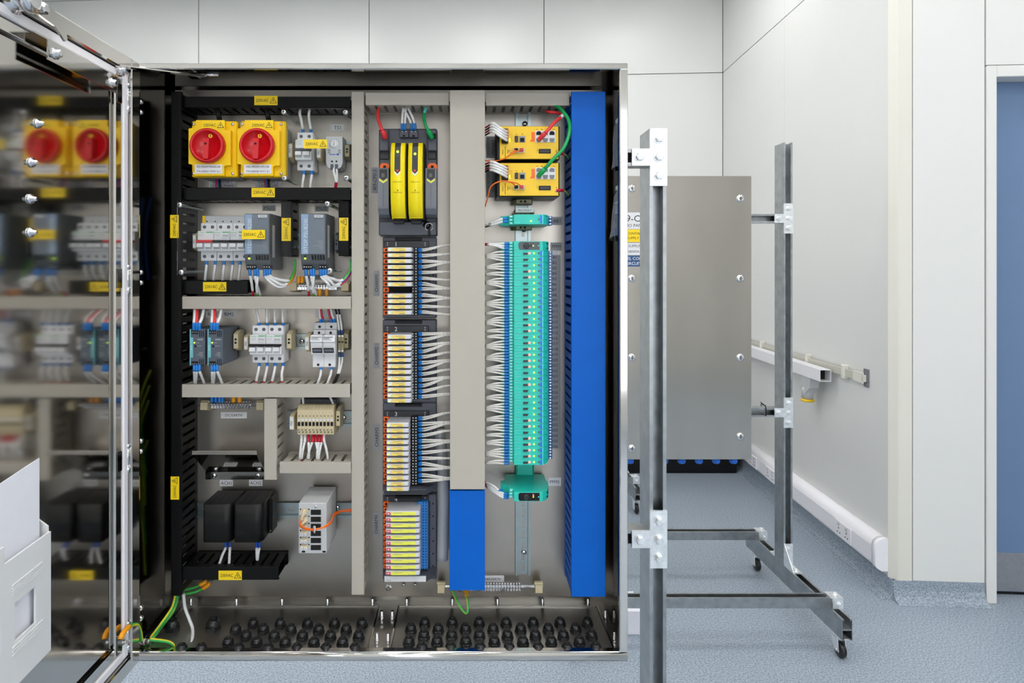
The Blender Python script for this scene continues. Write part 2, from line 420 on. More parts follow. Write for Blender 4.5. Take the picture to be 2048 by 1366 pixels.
# belt rail, square white conduit, hanging socket
T = rthing('wall_rail', 'cream flat rail clipped to the grey wall behind the white conduit', 'rail', AR, 3.2, 1.0)
MB('room').box(AR - .022, AR - .016, 3.28, BB - .05, .985, 1.025, 'railstrip', .001).build('strip', T)
MB('room').box(AR - .02, AR - .014, 3.19, 3.28, .975, 1.03, 'wall_cream', .002).build('end_strip', T)
MB('room').box(AR - .006, AR, 3.17, 3.21, .96, 1.05, 'toolgrey', .001).build('wall_plate', T)
MB('room').box(AR - .02, AR - .004, 3.187, 3.197, .985, 1.02, 'wall_cream').build('stem', T)
for b in (3.36, 3.75, 4.4, 4.75):
    MB('room').box(AR - .032, AR, b - .012, b + .012, .97, 1.045, 'wall_cream', .004).build('clip', T)
T = rthing('square_conduit', 'white square conduit with an open end along the grey wall', 'conduit', AR, 3.46, .94)
a0, a1, z0, z1 = AR - .095, AR - .035, .935, 1.0
m = MB('room')
for q in ((a0, a0 + .003, z0, z1), (a1 - .003, a1, z0, z1), (a0 + .003, a1 - .003, z0, z0 + .003), (a0 + .003, a1 - .003, z1 - .003, z1)): m.box(q[0], q[1], 3.46, BB - .01, q[2], q[3], 'white_pvc')
m.build('body', T); MB('room').box(a0 + .003, a1 - .003, 3.52, 3.53, z0 + .003, z1 - .003, 'hole').build('bore_shade', T)  # near-black sheet across the open bore, painted shade of its inside
for bb in (3.6, 4.6): MB('room').box(AR - .036, AR, bb, bb + .04, .95, .985, 'greypl').build('bracket', T)
T = rthing('industrial_socket', 'grey angled industrial socket with yellow lid under the white conduit', 'socket', AR - .06, 3.6, .82)
m = MB('room'); m.prism([(3.57, .934), (3.68, .934), (3.66, .90), (3.70, .86), (3.64, .83), (3.585, .875)], 'x', AR - .092, AR - .04, 'greypl'); m.build('body', T)
m = MB('room'); m.lathe((AR - .066, 3.655, .80), 'z', [(.030, 0), (.032, .05), (.026, .07)], 16, 'greypl'); m.build('barrel', T)
m = MB('room'); m.lathe((AR - .066, 3.655, .786), 'z', [(.035, 0), (.035, .014)], 16, 'yellow'); m.box(AR - .08, AR - .052, 3.685, 3.70, .787, .83, 'yellow', .003); m.build('lid', T)

# ================================================================ strut-channel stands
def cpoly(cx, cy, dx, dy, s=.0413, t=.0027, lip=.0085):
    # open channel section; (dx, dy) is the direction of the slot
    h = s / 2; p = [(-h, -h), (h, -h), (h, h), (h - lip, h), (h - lip, h - .007), (h - lip + t, h - .007), (h - lip + t, h - t), (h - t, h - t), (h - t, -h + t), (-h + t, -h + t), (-h + t, h - t), (-h + lip - t, h - t), (-h + lip - t, h - .007), (-h + lip, h - .007), (-h + lip, h), (-h, h)]
    return [(cx + u * dy + v * dx, cy - u * dx + v * dy) for u, v in p]
def bolt(m, x, y, z, ax='h', sg=-1, r=.0105):
    m.lathe((x, y, z), ax, [(r * 1.25, 0), (r * 1.25, sg * .002)], 14, 'zinc_bright')
    m.lathe((x, y, z), ax, [(r, sg * .002), (r, sg * .0085), (r * .85, sg * .0095)], 6, 'zinc_bright', False)
    m.lathe((x, y, z), ax, [(r * .6, sg * .0095), (r * .55, sg * .0105)], 10, 'zinc_bright')
    return m
def stand(label, xl, xr, yf, ztop, zm, y0, y1, wheel='rubber', castermat='zinc_bright'):
    T = thing('equipment_stand', label, 'stand', ((xl + xr) / 2, yf + .04, 0))
    s = .0413; h = s / 2; zb = .092; zt = zb + 2 * s
    for x, sg in ((xl, 1), (xr, -1)):
        m = MB('w'); m.prism(cpoly(x, yf + h, 0, -1), 'z', zt, ztop, 'zinc'); m.prism(cpoly(x, yf + s + h, 0, 1), 'z', zt, ztop, 'zinc'); m.build('upright', T)
        m = MB('w'); m.prism(cpoly(x, zb + s + h, 0, 1), 'h', y0, y1, 'zinc'); m.prism(cpoly(x, zb + h, 0, -1), 'h', y0, y1, 'zinc'); m.build('base_rail', T)
        for z in zm:
            m = MB('w'); m.prism([(x - .0207, z - .07), (x + .0207, z - .07), (x + .0207, z + .07), (x - .0207, z + .07)], 'h', yf - .006, yf, 'zinc_bright')
            m.box(x + sg * .0207, x + sg * .065, yf - .006, yf, z - .0207, z + .0207, 'zinc_bright')
            br = m.build('tee_bracket', T)
            for bx, bz in ((x, z - .045), (x, z), (x, z + .045), (x + sg * .047, z)): bolt(MB('w'), bx, yf - .006, bz).build('bolt', br)
        # corner gusset at the foot
        m = MB('w'); m.box(x - .02, x + .02, yf - .005, yf, zt, zt + .1, 'zinc_bright'); m.box(x - .02, x + .02, yf - .085, yf - .005, zt, zt + .005, 'zinc_bright')
        m.prism([(yf - .005, zt + .1), (yf - .085, zt + .005), (yf - .005, zt + .005)], 'x', x - .0205, x - .0175, 'zinc_bright')
        bolt(m, x, yf - .005, zt + .075); bolt(m, x, yf - .06, zt + .005, 'z', 1); m.build('gusset', T)
        m = MB('w'); m.box(x - .02, x + .02, yf + 2 * s, yf + 2 * s + .05, zt, zt + .005, 'zinc_bright'); bolt(m, x, yf + 2 * s + .03, zt + .005, 'z', 1); m.build('angle_bracket', T)
        for y in (y0 + .06, y1 - .06):
            m = MB('w'); yy = y
            m.box(x - .022, x + .022, yy - .05, yy + .03, zb - .004, zb, castermat); m.lathe((x, yy, zb - .012), 'z', [(.02, 0), (.02, .009)], 14, castermat)
            for e in (-.015, .015): m.prism([(yy - .022, zb - .012), (yy + .022, zb - .012), (yy + .0, .026), (yy - .03, .026)], 'x', x + e - .0015, x + e + .0015, castermat)
            m.cyl((x, yy - .016, .031), 'x', .005, -.019, .019, castermat)
            c = m.build('caster', T)
            MB('w').lathe((x, yy - .016, .031), 'x', [(.012, -.011), (.026, -.011), (.031, -.007), (.031, .007), (.026, .011), (.012, .011)], 22, wheel).build('wheel', c)
    for y in (y0 + .10, y1 - .10):
        m = MB('w'); m.prism([(p[0] - 0, p[1]) for p in cpoly(y, zt + h, 0, 1)], 'x', xl - .0, xr - .012, 'zinc'); m.build('cross_rail', T)
        for x, sg in ((xl, -1), (xr, 1)):
            m = MB('w'); m.box(x - .02, x + .03, y - .0235, y + .0235, zt + s, zt + s + .004, 'zinc_bright').box(x - .012, x + .03, y - .0265, y - .0235, zt, zt + s + .004, 'zinc_bright')
            bolt(m, x + .012, y - .0265, zt + .02, 'h', -1, .007); bolt(m, x + .012, y, zt + s + .004, 'z', 1, .007); m.build('rail_clamp', T)
    for z in zm:
        MB('w').prism(cpoly(yf + h, z, -1, 0), 'x', xl + h, xr - h, 'zinc').build('mount_rail', T)
    return T
stand('galvanised strut stand on castors carrying the open stainless cabinet', -.95, .4714, 1.49, 1.8995, (.898, 1.8287), 1.13, 1.93)
stand('galvanised strut stand on castors carrying the closed panel by the wall', .43, 1.504, 2.84, 2.142, (.885, 1.788), 2.40, 3.22)
stand('galvanised strut stand standing behind the closed panel', .18, 1.088, 4.2, 2.0, (.885, 1.75), 3.83, 4.55)
# black cable tie on the lower mount rail of the closed panel
def zp(px, py, Y): return ((px - CX) / F * Y, Y, H - (py - CY) / F * Y)
m = MB('w'); p = zp(1530, 822, 2.84)
m.tube([(p[0], p[1] - .003, p[2] + .028), (p[0] + .003, p[1] - .004, p[2] + .01), (p[0] + .003, p[1] - .004, p[2] - .022), (p[0] + .003, p[1] + .042, p[2] - .022), (p[0] + .003, p[1] + .042, p[2] + .024), (p[0], p[1] - .003, p[2] + .024), (p[0] - .03, p[1] - .02, p[2] + .045)], .002, 'black')
m.build('cable_tie', label='black cable tie around the horizontal strut beside the closed panel', category='cable tie')

# ================================================================ closed panel behind
x0, x1, y0, y1, z0, z1 = .677, 1.24, 2.64, 2.832, .729, 1.956
T = thing('closed_panel', 'closed brushed stainless panel with screwed cover hanging on the rear stand', 'cabinet', ((x0 + x1) / 2, y1, z0))
MB('w').box(x0 + .004, x1 - .004, y0 + .004, y1, z0 + .004, z1 - .004, 'steel_in', .003).build('body', T)
MB('w').box(x0, x1, y0, y0 + .004, z0, z1, 'brushed', .0015).build('cover', T)
for px in (1480.5, 1263.5):
    for py in (397, 557, 715, 873) if px > 1400 else (377, 557, 715, 897):
        q = zp(px, py, y0); m = MB('w'); m.screw((q[0], q[1], q[2]), 'h', .0165, .006, 'chrome', -1, 16); m.box(q[0] - .009, q[0] + .009, y0 - .0066, y0 - .0058, q[2] - .0015, q[2] + .0015, 'toolgrey').build('cover_screw', T)
for (ya, yb, mt, lines) in ((425, 458, 'labelwhite', (('409-CP0', 437, 13, 'ink'), ('RIO PANEL', 451, 6, 'ink'))), (459, 484, 'sticker', (('CONTAINS', 467, 5, 'ink'), ('SUPPLY', 476, 5, 'ink'))), (486, 510, 'labelwhite', (('SUPPLY F', 492, 5, 'ink'), ('DB005A W', 503, 5, 'ink'))), (511, 533, 'navy', (('NEL CON', 517, 6, 'whiteink'), ('CIRCUIT', 527, 6, 'whiteink')))):
    a, b = zp(1236, ya, y0), zp(1312, yb, y0); m = MB('w'); m.box(a[0], b[0], y0 - .0012, y0, b[2], a[2], mt)
    for tx, py, hp, ik in lines:
        q = zp(1266 if len(tx) < 8 else 1271, py, y0); m.text(tx, q[0], q[2], y0 - .0016, hp * y0 / F, ik)
    m.build('sign_plate', T)
for i in range(7):
    for r in range(2):
        x = x0 + .05 + i * .076 + r * .03; y = y0 + .05 + r * .07
        G = thing('blue_cable_gland', 'blue cable gland under the closed panel', 'cable gland', (x, y, z0 + .004), 'blue glands under the closed panel')
        MB('w').lathe((x, y, z0 + .004), 'z', [(.02, 0), (.02, -.012)], 6, 'casterblue', False).build('nut', G)
        MB('w').lathe((x, y, z0 + .004), 'z', [(.017, -.012), (.017, -.03), (.012, -.036), (.009, -.03)], 12, 'casterblue').build('dome', G)
# black case and white box on the floor
q = zp(1475, 947, 4.62); m = MB('w'); T = thing('equipment_case', 'low black equipment case on the floor behind the closed panel', 'case', (q[0] - .5, 4.75, 0))
MB('w').box(q[0] - 1.0, q[0], 4.62, 4.95, 0, .30, 'black', .01).build('body', T); MB('w').box(q[0] - 1.0, q[0], 4.615, 4.955, .30, .36, 'black', .01).build('lid', T)
MB('w').box(q[0] - .6, q[0] - .4, 4.60, 4.622, .22, .25, 'toolgrey', .004).build('handle', T)
a, b = zp(1215, 1226, 2.59), zp(1287, 1270, 2.59); T = thing('white_carton', 'small white carton on the floor behind the strut upright', 'box', ((a[0] + b[0]) / 2, 2.68, 0))
MB('w').box(a[0], b[0], 2.59, 2.75, 0, .098, 'paper', .002).build('body', T); MB('w').box(a[0], b[0], 2.59, 2.75, .0982, .1, 'paper').build('lid_flap', T)

# ================================================================ the open cabinet
HL = .165; HB = -.06
XL, XR, ZT, ZB = U(260, HL), U(1255, HL), V(127, HL), V(1323, HL)
CAB = thing('control_cabinet', 'open polished stainless steel control cabinet full of wiring', 'cabinet', ((XL + XR) / 2, YP - HB, ZB))
tk = .002
MB().box(XL, XR, HB, HB + tk, ZB, ZT, 'steel_back').build('back_panel', CAB)
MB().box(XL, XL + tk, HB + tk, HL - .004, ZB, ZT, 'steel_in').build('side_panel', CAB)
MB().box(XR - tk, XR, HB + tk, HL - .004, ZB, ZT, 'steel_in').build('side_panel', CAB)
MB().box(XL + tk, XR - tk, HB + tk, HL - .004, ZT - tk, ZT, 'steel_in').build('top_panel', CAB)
MB().box(XL + tk, XR - tk, HB + tk, HL - .004, ZB, ZB + tk, 'steel_back').build('floor_panel', CAB)
xi0, xi1, zi0, zi1 = U(271, HL), U(1240, HL), V(1306, HL), V(137.5, HL)
lp = MB()
def lipring(m, o, i, h0, h1, mt, c):
    if h1 == HL:   # rolled lower and upper edge
        a, b = o[2], i[2]; w = b - a
        m.prism([(h0 - .006, b), (h0 - .001, b - w * .05), (h0 + .002, b - w * .2), (h1 - .0008, b - w * .42), (h1, b - w * .6), (h1 - .0006, b - w * .8), (h1 - .003, a), (h0 - .006, a)], 'x', o[0], o[1], mt, True)
    else: m.box(o[0], o[1], h0, h1, o[2], i[2], mt, c)
    m.box(o[0], o[1], h0, h1, i[3], o[3], mt, c)
    m.box(o[0], i[0], h0, h1, i[2] + .0002, i[3] - .0002, mt, c).box(i[1], o[1], h0, h1, i[2] + .0002, i[3] - .0002, mt, c)
lipring(lp, (XL - .001, XR + .001, ZB - .001, ZT + .001), (xi0, xi1, zi0, zi1), HL - .004, HL, 'steel_pol', .0016)
lp.build('front_lip', CAB)
lq = MB(); e = .0025
lipring(lq, (xi0 - e, xi1 + e, zi0 - e, zi1 + e), (xi0, xi1, zi0, zi1), HL - .018, HL - .0042, 'steel_pol', .0005)
lq.build('lip_return', CAB)
ZF = ZB + tk
# gland plates on the cabinet floor
def fl_pt(px, py, z):  # point on a horizontal plane inside the cabinet -> (x, h)
    Y = F * (H - z) / (py - CY); return ((px - CX) / F * Y, YP - Y)
GPL = []
for (nl, nr, fl_, fr_) in ((310, 742, 366, 757), (784, 1226, 798, 1193)):
    b = fl_pt(fl_, 1217, ZF)[1]; xa = (fl_ - CX) / F * (YP - b); xb = (fr_ - CX) / F * (YP - b)
    m = MB(); m.box(xa, xb, b, HL - .022, ZF, ZF + .004, 'gland_steel', .0015); GPL.append(m.build('gland_plate', CAB))
    bd = MB(); bd.box(xa, xb, b - .003, b, ZF, ZF + .006, 'steel_pol').box(xa - .003, xa, b - .003, HL - .022, ZF, ZF + .006, 'steel_pol').box(xb, xb + .003, b - .003, HL - .022, ZF, ZF + .006, 'steel_pol'); bd.build('plate_edge', CAB)
def stud(px, py, hgt=.021):
    x, h = fl_pt(px, py, ZF); m = MB(); m.lathe((x, h, ZF), 'z', [(.0045, 0), (.0045, .006), (.0037, .0065), (.0037, hgt - .001), (.003, hgt)], 10, 'chrome'); m.build('stud', CAB)
for px in (382, 473, 564, 655, 745, 813.6, 904.5, 995, 1085, 1176): stud(px, 1214)
for px, py in ((763.6, 1240), (784.4, 1240), (754, 1286), (776, 1286), (1211, 1238), (1229, 1283)): stud(px, py)
for px in (404, 509, 613, 718, 797, 903, 1008, 1111, 1213):
    MB().lathe((U(px, .15), .15, ZB), 'z', [(.007, 0), (.007, -.003), (.004, -.005)], 12, 'toolgrey').build('bottom_bolt', CAB)
# mounting plate with labels
m = MB(); m.box(U(350, 0), U(1204, 0), -.0025, 0, V(1193, 0), V(180, 0), 'plate', .0005); m.build('mounting_plate', CAB)
for px, py in ((777, 1174),):
    m = MB(); m.lathe((U(px, 0), 0, V(py, 0)), 'h', [(.008, 0), (.008, .003), (.005, .005)], 6, 'chrome', False); m.build('plate_bolt', CAB)
def plabel(s, px0, py0, px1, py1, mt='labelwhite', rot=0, lines=None, h=0.0, parent=None, name='label_plate', th_=.0012, ink='ink', fill=.55):
    m = MB(); xa, xb, za, zb = U(px0, h), U(px1, h), V(py1, h), V(py0, h)
    m.box(xa, xb, h, h + th_, za, zb, mt); L = lines or [s]; n = len(L)
    for i, tx in enumerate(L):
        if not tx: continue
        if rot == 0:
            rowh = (zb - za) / n; zc = zb - rowh * (i + .5); m.text(tx, (xa + xb) / 2, zc, h + th_ + .0003, rowh * fill, ink, maxw=(xb - xa) * .86)
        else:
            rowh = (xb - xa) / n; xc = xa + rowh * (i + .5); m.text(tx, xc, (za + zb) / 2, h + th_ + .0003, rowh * fill, ink, rot=90, maxw=(zb - za) * .8)
    return m.build(name, parent or CAB)
plabel('TS1', 662, 249, 688, 262)
plabel('', 418, 354, 472, 375, lines=['', 'ISOLATOR 1', '230VAC MAINS'], fill=.72); plabel('', 510, 354, 564, 375, lines=['', 'ISOLATOR 2', '230VAC UPS'], fill=.72)
plabel('PSU1', 525, 410, 551, 422, 'labelgrey'); plabel('PSU2', 630, 411, 657, 423, 'labelgrey')
plabel('PROTECTIVE EARTH', 610, 549, 668, 560, 'labelgrey')
plabel('RM1', 412, 622, 438, 635); plabel('RM2', 446, 622, 472, 635)
plabel('', 631, 621, 682, 635, 'labelwhite')
plabel('DC EARTH', 442, 824, 494, 836.5, fill=.4)
plabel('ACH1', 440, 959.5, 466, 972); plabel('ACH2', 498.5, 959, 525, 971.5)
plabel('409-CP013', 743, 335, 756, 386, 'labelgrey', 90)
plabel('CHARM1', 747.5, 541, 759, 592, 'labelgrey', 90); plabel('CHARM2', 747.5, 686, 759, 737, 'labelgrey', 90)
plabel('CHARM3', 747.5, 848, 760, 900, 'labelgrey', 90); plabel('CHARM4', 746.5, 1023, 758.5, 1074, 'labelgrey', 90)
plabel('AB1', 1101, 434, 1125, 450, 'labelgrey', fill=.42)
plabel('PFM1', 1101, 485, 1124, 501, 'labelgrey', fill=.36); plabel('PFM2', 1096.5, 955, 1122, 971.5, fill=.36)
plabel('', 1100, 501.5, 1116, 509.5, 'labelwhite')
plabel('CLEAN EARTH', 955, 1151, 1008, 1163.5, fill=.34)
plabel('', 972, 273, 991, 316, 'toolgrey', 90, ['NETWORK SWITCH', 'PRIMARY']); plabel('', 972, 330, 991, 395, 'toolgrey', 90, ['NETWORK SWITCH', 'SECONDARY'])
m = MB(); xa, xb = U(1092, 0), U(1121, 0); m.box(xa, xb, 0, .0012, V(897, 0), V(510, 0), 'labelgrey')
for i in range(36):
    m.text('B%d' % (i + 1), U(1109, 0), V(514.5 + i * 10.8, 0), .0016, .0066)
m.build('number_strip', CAB)

# ---------------------------------------------------------------- cabinet door (open to the left)
XD = -.679; dz0, dz1, dy0, dy1 = .756, 1.977, .26, 1.246
DW = 'w'
m = MB(DW); m.box(XD - .022, XD, dy0, dy1, dz0, dz1, 'steel_door', .003); DOOR = m.build('door', CAB)
def dbox(nm, x0, x1, y0, y1, z0, z1, mt, c=0): return MB(DW).box(x0, x1, y0, y1, z0, z1, mt, c).build(nm, DOOR)
for (a, b, mt, nm, hh) in ((1.172, 1.194, 'steel_pol', 'channel', .007), (1.196, 1.213, 'white_pvc', 'gasket', .010), (1.2155, 1.246, 'steel_pol', 'edge_flange', .015)):
    dbox(nm, XD, XD + hh, a, b, dz0 + (1.246 - b), dz1 - (1.246 - b), mt, .0025)
    for zz in (dz1, dz0):
        s_ = -1 if zz == dz1 else 1
        dbox(nm, XD, XD + hh, dy0, a - .0005, zz + s_ * (1.246 - b), zz + s_ * (1.246 - a), mt, .0025)
# stiffener angle with end plate, bolts, wing nut
m = MB(DW); m.box(XD, XD + .026, .925, 1.145, 1.9165, 1.9185, 'steel_pol').box(XD + .024, XD + .026, .955, 1.145, 1.886, 1.9165, 'steel_pol'); m.build('stiffener_angle', DOOR)
for y in (.972, 1.128):
    m = MB(DW); m.lathe((XD + .026, y, 1.901), 'x', [(.0095, 0), (.0095, .002), (.0065, .002), (.0065, .008), (.004, .009)], 12, 'chrome'); m.build('bolt', DOOR)
m = MB(DW); m.lathe((XD + .03, 1.15, 1.934), 'z', [(.011, 0), (.0075, -.004), (.006, -.013)], 12, 'chrome')
for s_ in (-1, 1): m.prism([(XD + .03 + s_ * .004, 1.931), (XD + .03 + s_ * .014, 1.916), (XD + .03 + s_ * .017, 1.924), (XD + .03 + s_ * .009, 1.934)], 'h', 1.1485, 1.1515, 'chrome')
m.build('wing_nut', DOOR)
pa = Vector((XD + .03, 1.14, 1.937)); pb = Vector(((408 - CX) / F * 1.31, 1.31, H + (CY - 153) / F * 1.31))
m = MB(DW); dv = (pb - pa); w_ = Vector((-dv.y, dv.x, 0)).normalized() * .007; q_ = Vector((0, 0, .0012))
m.add([pa - w_ - q_, pa + w_ - q_, pa + w_ + q_, pa - w_ + q_, pb - w_ - q_, pb + w_ - q_, pb + w_ + q_, pb - w_ + q_], [(0, 1, 2, 3), (4, 7, 6, 5), (0, 4, 5, 1), (1, 5, 6, 2), (2, 6, 7, 3), (3, 7, 4, 0)], 'steel_pol'); m.build('door_stay', DOOR)
m = MB(); m.cyl((pb.x + .01, YP - pb.y, pb.z + .004), 'x', .0045, -.02, .022, 'chrome'); m.box(pb.x - .03, pb.x - .012, YP - pb.y - .01, YP - pb.y + .01, pb.z - .003, ZT - tk, 'steel_pol'); m.build('stay_bracket', CAB)
# corner lock
m = MB(DW); m.lathe((XD, .905, 1.958), 'x', [(.022, 0), (.022, .012), (.017, .014), (.017, .028), (.02, .03), (.02, .04), (.012, .042)], 18, 'chrome'); m.build('lock_barrel', DOOR)
m = MB(DW); m.prism([(.905, 1.945), (.96, 1.94), (.985, 1.925), (.99, 1.93), (.985, 1.955), (.95, 1.966), (.905, 1.972)], 'x', XD + .03, XD + .034, 'steel_pol'); m.lathe((XD + .034, .93, 1.955), 'x', [(.009, 0), (.009, .006), (.006, .008)], 6, 'chrome', False); m.build('lock_lever', DOOR)
for px, py in ((75, 247), (62, 325), (60, 398), (60, 465)):
    Y = -XD * F / (CX - px); m = MB(DW); m.lathe((XD, Y, H - (py - CY) / F * Y), 'x', [(.008, 0), (.008, .0025), (.0045, .004), (.0035, .010), (.002, .011)], 12, 'chrome'); m.build('adhesive_stud', DOOR)
# hinges
for py in (200, 556, 908, 1256):
    z = H - (py - CY) / F * 1.235; m = MB(DW)
    hx, hy = XD + .0095, 1.2115
    m.cyl((hx, hy, z), 'z', .0022, -.024, .024, 'chrome').lathe((hx, hy, z), 'z', [(.0042, .020), (.0042, .025), (.002, .027)], 10, 'chrome').lathe((hx, hy, z), 'z', [(.0042, -.020), (.0042, -.025), (.0025, -.029), (.0012, -.032)], 10, 'chrome')
    m.box(hx - .0055, hx + .0055, 1.2142, 1.2156, z - .021, z + .021, 'steel_pol', .0004); m.build('hinge', DOOR)
    m = MB(DW); m.box(XD + .007, XD + .009, 1.176, 1.192, z - .019, z + .019, 'steel_in', .0005); m.build('hinge_plate', DOOR)
    for dz in (-.011, .011):
        m = MB(); x = XL + tk; m.lathe((x, HL - .034, z + dz), 'x', [(.0062, 0), (.0062, .002), (.0045, .006), (.001, .0075)], 12, 'chrome'); m.build('hinge_bolt', CAB)
# bottom hinge corner hardware and earth studs
Y = 1.19; z = H - (1284 - CY) / F * Y
m = MB(DW); m.lathe((XD, Y, z), 'x', [(.008, .004), (.008, .008), (.0065, .008), (.0065, .013), (.0035, .013), (.0035, .02)], 6, 'chrome', False); m.build('earth_stud', DOOR)
Y = 1.15; z = H - (1328 - CY) / F * Y
m = MB(DW); m.screw((XD, Y, z), 'x', .009, .006, 'chrome', 1); m.build('bolt', DOOR)

# ---------------------------------------------------------------- document tray on the door, papers
T = thing('document_tray', 'white plastic document tray on the inside of the cabinet door', 'document holder', (-.60, .884, 1.006)); ORG[T] = Vector((0, 0, 0)); T.rotation_euler.z = math.radians(4.6)
# local: -y runs towards the camera, -x towards the door
m = MB('w'); fx0, fx1 = -.003, 0
for (u0, u1, z0, z1) in ((0, .035, 0, .172), (.035, .08, 0, .060), (.035, .08, .111, .172), (.08, .1, 0, .172), (.1, .108, 0, .195), (.108, .155, 0, .060), (.108, .155, .111, .195), (.155, .30, 0, .195)):
    m.box(fx0, fx1, -u1, -u0, z0, z1, 'traywhite')
m.build('front_panel', T)
for z in (.124, .128, .132, .136): MB('w').box(0, .0012, -.085, -.02, z, z + .0018, 'traywhite').build('rib', T)
for z in (.044, .049, .054): MB('w').box(0, .0012, -.085, -.02, z, z + .0018, 'traywhite').build('rib', T)
m = MB('w'); m.prism([(-.003, 0), (-.055, 0), (-.055, .21), (-.04, .21), (-.003, .18)], 'h', -.003, 0, 'traywhite'); m.build('end_panel', T)
m = MB('w'); m.prism([(-.003, 0), (-.055, 0), (-.055, .21), (-.04, .21), (-.003, .18)], 'h', -.30, -.297, 'traywhite'); m.build('end_panel', T)
MB('w').box(-.055, -.003, -.297, -.003, 0, .003, 'traywhite').build('floor_panel', T)
MB('w').box(-.058, -.055, -.30, 0, 0, .215, 'traywhite').build('back_panel', T)
for i, (xo, yo, hh, tilt, lab) in enumerate(((-.010, -.012, .282, 4, 'front white paper folder standing in the document tray'), (-.024, -.028, .268, 2, 'middle white paper folder with curled corner in the document tray'), (-.034, -.034, .262, 0, 'grey white paper folder behind the others in the document tray'), (-.046, -.052, .27, -1, 'rearmost white paper sheet in the document tray'))):
    S_ = thing('paper_folder', lab, 'paper', (-.60, .884, 1.006), 'papers in the document tray'); ORG[S_] = Vector((0, 0, 0)); S_.rotation_euler.z = math.radians(4.6)
    m = MB('w'); n = 8; top = []
    pts = [(yo, .006), (yo, hh), (yo - .21, hh - .02), (yo - .21, .006)]
    m.prism([(p[0], p[1]) for p in pts], 'x', xo, xo + .0012, 'paper'); m.build('sheet', S_)
    m = MB('w'); m.prism([(p[0] - .004, p[1] - .004 if p[1] > .1 else p[1]) for p in pts], 'x', xo - .0025, xo - .001, 'paper'); m.build('sheet', S_)
# ================================================================ devices on the mounting plate
def sticker(T, px, py, h, vert=False, w=46.5, hh=18.7, name='warning_label', tilt=0):
    """yellow 230VAC label, print included"""
    m = MB(); x, z = U(px, h), V(py, h); s = (YP - h) / F; W_, H_ = w * s, hh * s; h1 = h + .0006; h2 = h1 + .0004
    R = (lambda a, b: (x + a, z + b)) if not vert else (lambda a, b: (x - b, z + a))
    q = [R(-W_ / 2, -H_ / 2), R(W_ / 2, H_ / 2)]
    m.box(min(q[0][0], q[1][0]), max(q[0][0], q[1][0]), h, h1, min(q[0][1], q[1][1]), max(q[0][1], q[1][1]), 'sticker')
    c = R(-W_ * .15, 0); m.text('230VAC', c[0], c[1], h2, H_ * .33, 'ink', w=W_ * .54, rot=90 if vert else 0)
    cx, cy = W_ * .32, -H_ * .02; r = H_ * .36
    def tri(k): return [R(cx - r * 1.08 * k, cy - r * .8 * k - (1 - k) * 0), R(cx + r * 1.08 * k, cy - r * .8 * k), R(cx, cy + r * 1.1 * k)]
    m.flat(tri(1), h2, 'ink'); m.flat([R(a, b) for a, b in ((cx - r * .82, cy - r * .66), (cx + r * .82, cy - r * .66), (cx, cy + r * .84))], h2 + .0002, 'sticker')
    m.flat([R(a, b) for a, b in ((cx + r * .05, cy + r * .5), (cx - r * .28, cy - r * .12), (cx + .0, cy - r * .12), (cx - r * .1, cy - r * .58), (cx + r * .25, cy + r * .02), (cx - r * .02, cy + r * .02), (cx + r * .2, cy + r * .5))], h2 + .0004, 'ink')
    return m.build(name, T)
def duct(label, px0, py0, px1, py1, h, mt, ax, name='wiring_duct', group=None, cover=True):
    x0, x1, z0, z1 = U(px0, h), U(px1, h), V(py1, h), V(py0, h)
    T = thing(name, label, 'duct', ((x0 + x1) / 2, YP, z0), group)
    p, g, t = .0202, .0068, .0018
    MB().box(x0 + .001, x1 - .001, 0.0005, .003, z0, z1, mt).build('base', T)
    L0, L1 = (z0, z1) if ax == 'z' else (x0, x1)
    n = max(1, int((L1 - L0) / p)); p = (L1 - L0) / n
    for side in (0, 1):
        m = MB()
        if ax == 'z': a, b = (x0 + .0012, x0 + .0012 + t) if side == 0 else (x1 - .0012 - t, x1 - .0012)
        else: a, b = (z0 + .0012, z0 + .0012 + t) if side == 0 else (z1 - .0012 - t, z1 - .0012)
        def bx(l0, l1, h0, h1):
            if ax == 'z': m.box(a, b, h0, h1, l0, l1, mt)
            else: m.box(l0, l1, h0, h1, a, b, mt)
        bx(L0, L1, .003, .014)
        for i in range(n): bx(L0 + i * p + g / 2, L0 + (i + 1) * p - g / 2, .0138, h - .0025)
        m.build('side_wall', T)
    if cover:
        m = MB()
        if ax == 'z':
            m.box(x0, x1, h - .002, h, z0, z1, mt, .0008); m.box(x0, x0 + .0011, h - .009, h - .0019, z0, z1, mt); m.box(x1 - .0011, x1, h - .009, h - .0019, z0, z1, mt)
        else:
            m.box(x0, x1, h - .002, h, z0, z1, mt, .0008); m.box(x0, x1, h - .009, h - .0019, z0, z0 + .0011, mt); m.box(x0, x1, h - .009, h - .0019, z1 - .0011, z1, mt)
        m.build('cover', T)
    return T
D = {}
D['bl'] = duct('tall black wiring duct along the left wall of the cabinet', 342, 183, 362, 1192, .085, 'blackduct', 'z')
sticker(D['bl'], 349, 453, .085, True, 46, 17); sticker(D['bl'], 350, 976, .085, True, 46, 17)
D['b1'] = duct('black horizontal wiring duct above the two rotary isolators', 368, 193, 701, 215, .07, 'blackduct', 'x'); sticker(D['b1'], 532, 201, .07)
D['b2'] = duct('black horizontal wiring duct between isolators and power supplies', 364, 375, 701, 400, .07, 'blackduct', 'x'); sticker(D['b2'], 526.5, 385, .07)
D['b3'] = duct('short black wiring duct under the breakers with red toggle', 365, 561, 496, 588, .07, 'blackduct', 'x'); sticker(D['b3'], 429.5, 573.5, .07)
D['b4'] = duct('short black upright duct between the two power supplies', 562, 402, 584, 513, .06, 'blackduct', 'z'); sticker(D['b4'], 572.5, 459, .06, True, 46, 18.5)
